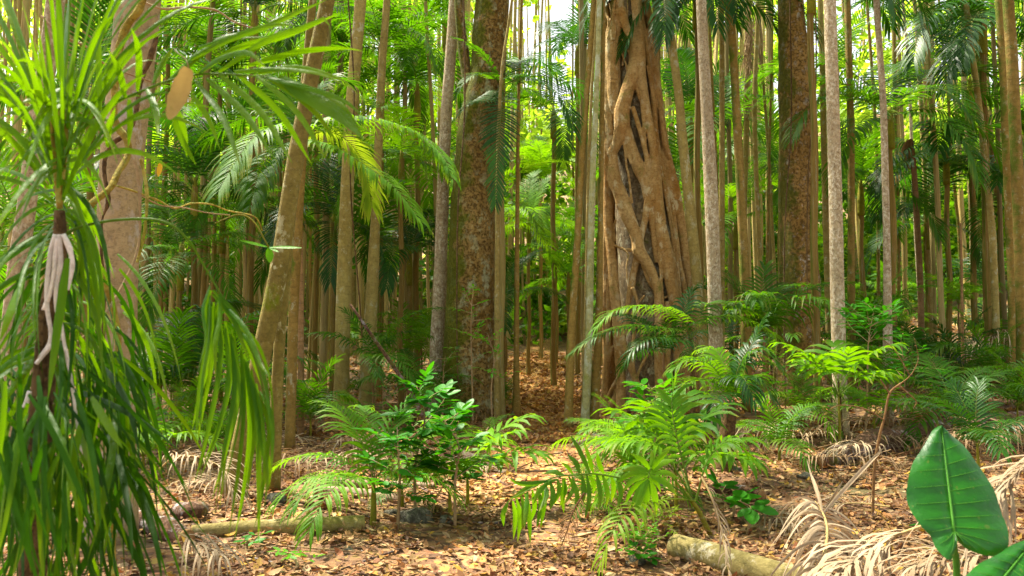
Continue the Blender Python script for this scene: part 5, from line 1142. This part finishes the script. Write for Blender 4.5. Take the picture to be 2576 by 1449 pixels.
# hero dead frond, bottom right
zb = at(2080, 1400, 3.9); db = Vector((zb.x, zb.y, gz(zb.x, zb.y)))
dead = thing('dead_palm_frond', 'big dry tan palm frond with arching strips at bottom right', 'dead frond', db)
rach = [at(2055, 1500, 3.35), at(2070, 1420, 3.6), at(2080, 1350, 3.85), at(2078, 1315, 4.0), at(2068, 1288, 4.1), at(2050, 1262, 4.2)]
Mx = MB(); tube(Mx, [(*p, .011 * (1 - .12 * i)) for i, p in enumerate(rach)], 8, 30); obj('rachis', Mx.mesh('rachis', M['dead'], origin=db), dead)
Mx = MB(); rq = crom([tuple(p) for p in rach], 40); rr = random.Random(6)
for i in range(44):
    q = Vector(rq[min(39, int(i * .9))]); u = i / 44; L = .42 * rr.uniform(.6, 1.15) * (1 - .25 * u)
    e = q + Vector((-L * (1 - .15 * u), -.06 - .30 * (1 - u) * rr.uniform(.5, 1.2), -.28 + .10 * u + rr.uniform(-.04, .05))); strap(Mx, q, e, (.02, 0, .17 + .06 * rr.random()), .013, rr.random(), n=10, tw=2.0, rnd=rr)
for i in range(32):
    q = Vector(rq[min(39, int(i * 1.2))]); u = i / 32; L = .36 * rr.uniform(.6, 1.15)
    e = q + Vector((L * .75, rr.uniform(-.1, .2), -.30 + rr.uniform(-.05, .08))); strap(Mx, q, e, (.06, 0, .12), .012, rr.random(), n=9, tw=2.5, rnd=rr)
for ex, ey in ((2010, 1250), (2040, 1190), (2030, 1155), (2120, 1210), (2180, 1175), (2215, 1140), (2230, 1120), (2000, 1290)):
    q = Vector(rq[-6]); e = at(ex, ey, 4.3 + rr.uniform(-.1, .3)); strap(Mx, q, e, (rr.uniform(-.02, .02), 0, .03), .016, rr.random(), n=8, tw=.8, rnd=rr)
obj('leaflets', Mx.mesh('leaflets', M['dead'], origin=db), dead)

def dead_frond(label, pts, ll, n, mat='dead_grey', seed=0, lw=.012, group=None, droop=.6, jit=.5, a0=60, **k):
    P = []
    for p in pts:
        if len(p) == 3: P.append(tuple(at(*p)))
        else: h = hit(*p); P.append((h.x, h.y, h.z + .07))
    b = Vector(P[0]); b.z = gz(b.x, b.y); Mx = MB(); frond_geo(Mx, P, ll, lw, n, droop=droop, seed=seed, nseg=6, jit=jit, start=.1, a0=a0, rr=.008, lift=.35, **k)
    for i, v in enumerate(Mx.v):
        g = gz(v[0], v[1]) + .008
        if v[2] < g: Mx.v[i] = (v[0], v[1], g + .01 * ((i * 7) % 5) / 5)
    o = obj('dead_palm_frond', Mx.mesh('dead_palm_frond', M[mat], origin=b), None, b); tag(o, label, 'dead frond', group); return o
dead_frond('pale purple-grey dead frond bundle below the giant leaf', [(2330, 1320, 3.6), (2250, 1350, 3.6), (2170, 1400, 3.5), (2100, 1460, 3.3)], .42, 26, seed=1, a0=25, lw=.016, mat='dead')
dead_frond('grey dead frond poking in at the right edge beside the giant leaf', [(2640, 1120, 3.2), (2560, 1190, 3.2), (2500, 1260, 3.1)], .45, 20, seed=2, a0=30)
dead_frond('shaggy dead frond lying under the bottom right corner leaf', [(2560, 1390, 3.4), (2430, 1400, 3.4), (2300, 1430, 3.3)], .4, 26, seed=3, a0=40)
dead_frond('dry frond stretched behind the big tan frond', [(2240, 1300), (2150, 1290), (2040, 1300), (1960, 1310)], .42, 26, seed=4, mat='dead')
dead_frond('dead frond fringe hanging over the rotten log', [(2300, 1055, 8.6), (2200, 1050, 8.5), (2100, 1065, 8.4), (2020, 1110, 7.9)], .3, 26, seed=5, droop=.5, a0=35, mat='dead_dark')
dead_frond('dead frond draped on the left end of the rotten log', [(2220, 1120, 7.7), (2150, 1120, 7.5), (2090, 1140, 7.3)], .3, 22, seed=6, droop=.7)
dead_frond('dead frond beside the short palm trunk on the right', [(2020, 1070, 9), (1930, 1080, 9), (1860, 1090, 9)], .6, 30, seed=7)
dead_frond('drooping dead frond below the right edge of the mossy log', [(2576, 1060, 7.6), (2480, 1080, 7.5), (2380, 1100, 7.4)], .5, 34, seed=8, droop=.7, mat='dead_dark')
dead_frond('dead fronds piled on the shaded bank under the boulder', [(2560, 860, 12.5), (2500, 850, 12.4), (2440, 870, 12.3)], .8, 30, seed=9)
dead_frond('arching brown dead frond left behind the hanging green frond', [(400, 1180, 6.3), (440, 1150, 6.3), (500, 1150, 6.2), (560, 1180, 6.1), (590, 1240, 6.0)], .4, 30, seed=10, mat='dead')
dead_frond('dead frond curled beside the dark stump end', [(600, 1220), (540, 1230), (470, 1240)], .35, 24, seed=11)
dead_frond('frayed fibres of a dead frond by the palm butt', [(450, 1340, 4.6), (500, 1370, 4.4), (560, 1405, 4.2)], .32, 20, seed=12, a0=20, mat='dead')
dead_frond('small pale dead frond beneath the glossy shrub', [(1110, 1230, 5.6), (1095, 1260, 5.6), (1090, 1290, 5.6)], .12, 10, seed=13, mat='dead')
dead_frond('grey dead frond across the left of the path', [(1100, 1170), (1170, 1180), (1230, 1195)], .3, 22, seed=14)
dead_frond('pinkish dried frond hanging from the seedling cluster', [(1765, 1200, 4.6), (1790, 1250, 4.5), (1815, 1330, 4.4), (1830, 1420, 4.2), (1840, 1480, 4.1)], .14, 16, seed=15, a0=14, lw=.008, mat='dead')
dead_frond('dead frond at bottom right beyond the pale log', [(1880, 1300), (1950, 1330), (2010, 1350)], .3, 20, seed=16)
rr = random.Random(9)
for i in range(34):
    px = rr.choice([rr.uniform(1900, 2560), rr.uniform(450, 1150)]); py = rr.uniform(1010, 1180) if px > 1500 else rr.uniform(1050, 1200); h = hit(px, py)
    th = rr.uniform(-.6, .6); P = [(h.x + d * math.cos(th), h.y + d * math.sin(th), gz(h.x + d * math.cos(th), h.y + d * math.sin(th)) + .06 + .10 * math.sin(math.pi * d / 1.3)) for d in (0, .4, .8, 1.3)]
    Mx = MB(); frond_geo(Mx, P, .4, .014, 22, droop=.8, seed=60 + i, nseg=4, jit=.4, lift=.4)
    for j, v in enumerate(Mx.v):
        g = gz(v[0], v[1]) + .008
        if v[2] < g: Mx.v[j] = (v[0], v[1], g + .01)
    o = obj('dead_palm_frond', Mx.mesh('dead_palm_frond', M[rr.choice(['dead_grey', 'dead_brown', 'dead_dark'])], origin=Vector(P[0])), None, P[0])
    sd = 'right' if px > 1500 else 'left'
    tag(o, 'dry fallen frond on the forest floor well %s of the path' % sd, 'dead frond', 'dry fallen fronds %s of the path' % sd)

# branching twig, right
tw = hit(2205, 1105); tb = Vector((tw.x, tw.y, gz(tw.x, tw.y))); Yt = tb.y
def branch(label, lines, mat, base, name='fallen_branch', cat='branch'):
    Mx = MB()
    for ln, r0, r1 in lines:
        P = [at(*p) for p in ln]; tube(Mx, [(*p, r0 + (r1 - r0) * i / (len(P) - 1)) for i, p in enumerate(P)], 7, len(P) * 6, bump=.2, bf=12)
    return tag(obj(name, Mx.mesh(name, M[mat], origin=base), None, base), label, cat)
Yt = 5.6; tb = at(2200, 1290, Yt); tb.z = gz(tb.x, Yt)
branch('bare reddish forked twig standing in front of the rotten log', [
    ([(2195, 1300, Yt), (2200, 1180, Yt), (2212, 1100, Yt), (2225, 1050, Yt), (2238, 990, Yt), (2265, 965, Yt)], .011, .007),
    ([(2225, 1058, Yt), (2190, 1035, Yt), (2150, 1022, Yt), (2110, 1020, Yt), (2086, 1030, Yt)], .006, .002),
    ([(2238, 990, Yt), (2225, 970, Yt), (2215, 955, Yt)], .007, .003),
    ([(2258, 970, Yt), (2285, 950, Yt), (2300, 930, Yt), (2310, 900, Yt), (2300, 850, Yt)], .005, .0015),
    ([(2262, 970, Yt), (2285, 990, Yt), (2305, 1010, Yt), (2300, 1025, Yt)], .006, .003),
    ([(2290, 945, Yt), (2250, 880, Yt), (2215, 850, Yt)], .004, .002)], 'twig_red', tb, 'bare_twig', 'twig')
def ground_branch(label, pts, r, mat='twig', group=None):
    P = []
    for px, py in pts:
        h = hit(px, py); P.append((h.x, h.y, h.z + r * 1.2, r))
    Mx = MB(); tube(Mx, P, 7, len(P) * 6, bump=.3, bf=14); b = Vector(P[0][:3])
    return tag(obj('fallen_branch', Mx.mesh('fallen_branch', M[mat], origin=b), None, b), label, 'branch', group)
ground_branch('thin grey stick lying across the path at the bend', [(1300, 1062), (1370, 1064), (1440, 1058)], .014)
ground_branch('second stick beyond the one across the path', [(1320, 1050), (1400, 1052), (1470, 1048)], .010)
ground_branch('long straight stick among the dead fronds right of the path', [(1960, 1105), (2060, 1115), (2150, 1130)], .012)
ground_branch('pale curved branch on the litter left of the giant leaf', [(2140, 1190), (2210, 1182), (2290, 1190)], .010)
ground_branch('dark curved branch left of the giant leaf stalk', [(2200, 1298), (2240, 1285), (2280, 1270), (2300, 1280)], .016, 'log_rot')
ground_branch('thin pale branch in front of the short mossy log', [(1880, 1205), (1930, 1220), (1965, 1245)], .007)
ground_branch('reddish stick on the litter behind the long olive-grey log', [(560, 1300), (640, 1296), (700, 1285)], .012, 'twig_red')
ground_branch('straight pinkish stick left of the path beyond the shrub', [(1180, 1180), (1225, 1188), (1275, 1196)], .018, 'log_pink')
ground_branch('dark stick bordering the path on the left', [(1205, 1200), (1245, 1212), (1290, 1232)], .014, 'log_rot')
ground_branch('root crossing the path behind the seedling cluster', [(1440, 1130), (1490, 1112), (1540, 1108)], .03, 'log_pink')
rr = random.Random(17)
for i in range(170):
    px = rr.uniform(430, 2350); py = rr.uniform(1080, 1440); h = hit(px, py); th = rr.uniform(0, 6.28); L = rr.choice([rr.uniform(.06, .3), rr.uniform(.3, .8)]) * (1 + h.y * .05)
    P = [(h.x + L * s * math.cos(th) + rr.uniform(-.02, .02), h.y + L * s * math.sin(th), 0) for s in (-.5, 0, .5)]; r = rr.uniform(.003, .009)
    Mx = MB(); tube(Mx, [(p[0], p[1], gz(p[0], p[1]) + r + .012, r) for p in P], 6, 8, bump=.3, bf=20); b = Vector(P[0])
    sd = 'left of the path' if px < 1250 else 'right of the path'
    tag(obj('fallen_twig', Mx.mesh('fallen_twig', M[rr.choice(['twig', 'twig_red', 'log_rot'])], origin=b), None, b), 'short dry twig lying in the leaf litter ' + sd, 'twig', 'short twigs ' + sd)

# broken dead stem with hanging bark (right)
t = thing('broken_palm', 'broken reddish dead palm stem with bent-over top at right', 'dead tree')
o, b, _ = trunk_obj('trunk', None, None, [(2292, 352, 12), (2300, 420, 13), (2308, 550, 14), (2316, 700, 14), (2320, 900, 15)], 'bark_ring', Y=14, parent=1, topk=1.0)
t.location = b; o.parent = t; o.location = (0, 0, 0)
Mx = MB(); a = at(2292, 350, 14)
for i in range(9): strap(Mx, a, at(2266 + i * 3, 395 + 6 * i, 13.8), (-.06, 0, .12), .03, .3, n=6)
strap(Mx, a, at(2298, 470, 13.8), (.02, 0, 0), .08, .2)
obj('hanging_sheath', Mx.mesh('hanging_sheath', M['dead_brown'], origin=b), t)

# ------------------------------------------------------------ far wood: one mass of leaves
rr = random.Random(77); V = []; Fc = []; Cc = []
nr = np.random.RandomState(4)
def far_mass(name, nclump, yr, label, dens, leaf, nper, seed, mat='wood'):
    r = random.Random(seed); Mx = MB(); k = 0
    while k < nclump:
        px = r.uniform(-150, 2730); py = r.uniform(-150, 960); Y = r.uniform(*yr)
        if r.random() > dens(px, py): continue
        c = at(px, py, Y)
        if c.z < gz(c.x, Y) - .3: continue
        k += 1; R_ = r.uniform(.35, 1.1) * Y / 30; rv = r.random()
        for j in range(nper):
            d = Vector((r.gauss(0, 1), r.gauss(0, 1), r.gauss(0, .7))) * R_ * .6; p = c + d; L = leaf * r.uniform(.6, 1.4) * Y / 30
            D = Vector((r.uniform(-1, 1), r.uniform(-1, 1), r.uniform(-.9, .3))).normalized(); W = D.cross(Vector((r.uniform(-1, 1), r.uniform(-.6, .6), 1))).normalized() * L * .24
            Mx.add([tuple(p - D * L * .5), tuple(p + W), tuple(p + D * L * .5), tuple(p - W)], [(0, 1, 2, 3)], (min(1, rv * .7 + r.random() * .3), .2, 0))
    return tag(obj(name, Mx.mesh(name, M[mat], smooth=False)), label, 'forest', kind='stuff')
def dens(px, py):
    d = 1.0
    if py < 300: d = .36
    if py > 420: d = .3 if px < 1960 else .5
    if px < 1130: d *= .55
    e = math.exp(-((px - 1400) / 190) ** 2 - ((py - 60) / 230) ** 2); d *= 1 - .97 * e
    e = math.exp(-((px - 2200) / 130) ** 2 - ((py - 40) / 160) ** 2); d *= 1 - .8 * e
    e = math.exp(-((px - 1120) / 90) ** 2 - ((py - 20) / 100) ** 2); d *= 1 - .6 * e
    e = math.exp(-((px - 460) / 80) ** 2 - ((py - 330) / 150) ** 2); d *= 1 - .8 * e
    e = math.exp(-((px - 30) / 80) ** 2 - ((py - 350) / 200) ** 2); d *= 1 - .5 * e
    return d
far_mass('far_forest', 1250, (30, 52), 'mass of sunlit yellow-green foliage closing the view behind the palms', dens, .42, 42, 1)
far_mass('far_undergrowth', 620, (26, 46), 'dark green undergrowth on the slope far behind the stems', lambda x, y: 0 if y < 400 else (.7 if x < 1960 else 1.0), .40, 40, 5, mat='bush_far')
rr = random.Random(55); Mx = MB()
for i in range(520):
    px = rr.uniform(-60, 2640)
    if px > 1960 and rr.random() < .6: continue
    Y = rr.uniform(27, 52); p = at(px, 800, Y); g = gz(p.x, Y); H = at(px, -80, Y).z - g; r_ = rr.uniform(.04, .085); lx = rr.gauss(0, .4); ly = rr.gauss(0, .3)
    if p.x < 1.6 and p.x > .2 and Y < 34: continue
    if 1290 < px < 1500 and rr.random() < .65: continue
    tube(Mx, [(p.x, Y, g - .2, r_ * 1.15), (p.x + lx * .4, Y + ly * .5, g + H * .5, r_), (p.x + lx, Y + ly, g + H, r_ * .85)], 6, 8, col=(rr.random(), .3, 1), cap=False)
tag(obj('far_stems', Mx.mesh('far_stems', M['bark_far'])), 'countless thin tan stems of the distant palm stand', 'forest', kind='stuff')

rr = random.Random(91); Mx = MB()  # out-of-view leaf clumps added overhead to shade and dapple the near forest
for i in range(400):
    y = rr.uniform(-8, 27); x = rr.uniform(-20, 20); z = rr.uniform(13.8, 18) + .12 * max(0, y - 20); rv = rr.random()
    for j in range(34):
        p = Vector((x + rr.gauss(0, .9), y + rr.gauss(0, .9), z + rr.gauss(0, .4))); D = Vector((rr.uniform(-1, 1), rr.uniform(-1, 1), rr.uniform(-.5, .2))).normalized(); L = rr.uniform(.35, .8); W = D.cross(Vector((rr.uniform(-.5, .5), rr.uniform(-.5, .5), 1))).normalized() * L * .16
        Mx.add([tuple(p - D * L * .5), tuple(p + W), tuple(p + D * L * .5), tuple(p - W)], [(0, 1, 2, 3)], (rv, .2, 0))
tag(obj('shade_canopy', Mx.mesh('shade_canopy', M['frond'], smooth=False)), 'unseen leaf clumps added high above the path to block and dapple light', 'forest', kind='stuff')
# ------------------------------------------------------------ light
SUN_EL, SUN_AZ = 60, -52      # azimuth measured from +Y (ahead) towards +X
w = bpy.data.worlds.new('World'); S.world = w; w.use_nodes = True; nt = w.node_tree
bg = nt.nodes['Background']; sky = nt.nodes.new('ShaderNodeTexSky'); sky.sky_type = 'NISHITA'; sky.sun_disc = False
sky.sun_elevation = R(SUN_EL); sky.sun_rotation = R(SUN_AZ); sky.air_density = 1.0; sky.dust_density = 3.0
hs = nt.nodes.new('ShaderNodeHueSaturation'); hs.inputs['Saturation'].default_value = .18; nt.links.new(sky.outputs[0], hs.inputs['Color'])
nt.links.new(hs.outputs[0], bg.inputs['Color']); bg.inputs['Strength'].default_value = .10
sl = bpy.data.lights.new('sun', 'SUN'); sl.energy = 5.0; sl.angle = R(3); sl.color = (1, .93, .74)
so = bpy.data.objects.new('sun', sl); C.objects.link(so)
d = Vector((math.sin(R(SUN_AZ)) * math.cos(R(SUN_EL)), math.cos(R(SUN_AZ)) * math.cos(R(SUN_EL)), math.sin(R(SUN_EL))))
so.rotation_euler = (-d).to_track_quat('-Z', 'Y').to_euler()

cam = bpy.data.cameras.new('camera'); co = bpy.data.objects.new('camera', cam); C.objects.link(co)
cam.sensor_width = 36; cam.lens = 28; cam.clip_end = 400; cam.clip_start = .05
co.location = EYE; co.rotation_euler = (R(90) + PITCH, 0, 0)
cam.dof.use_dof = True; cam.dof.focus_distance = 6.5; cam.dof.aperture_fstop = 5.6
S.camera = co
S.view_settings.view_transform = 'Standard'; S.view_settings.look = 'None'; S.view_settings.exposure = 1.95; S.view_settings.gamma = 1
S.cycles.max_bounces = 6; S.cycles.diffuse_bounces = 3; S.cycles.transmission_bounces = 4; S.cycles.glossy_bounces = 2
print('objects', len(bpy.data.objects))
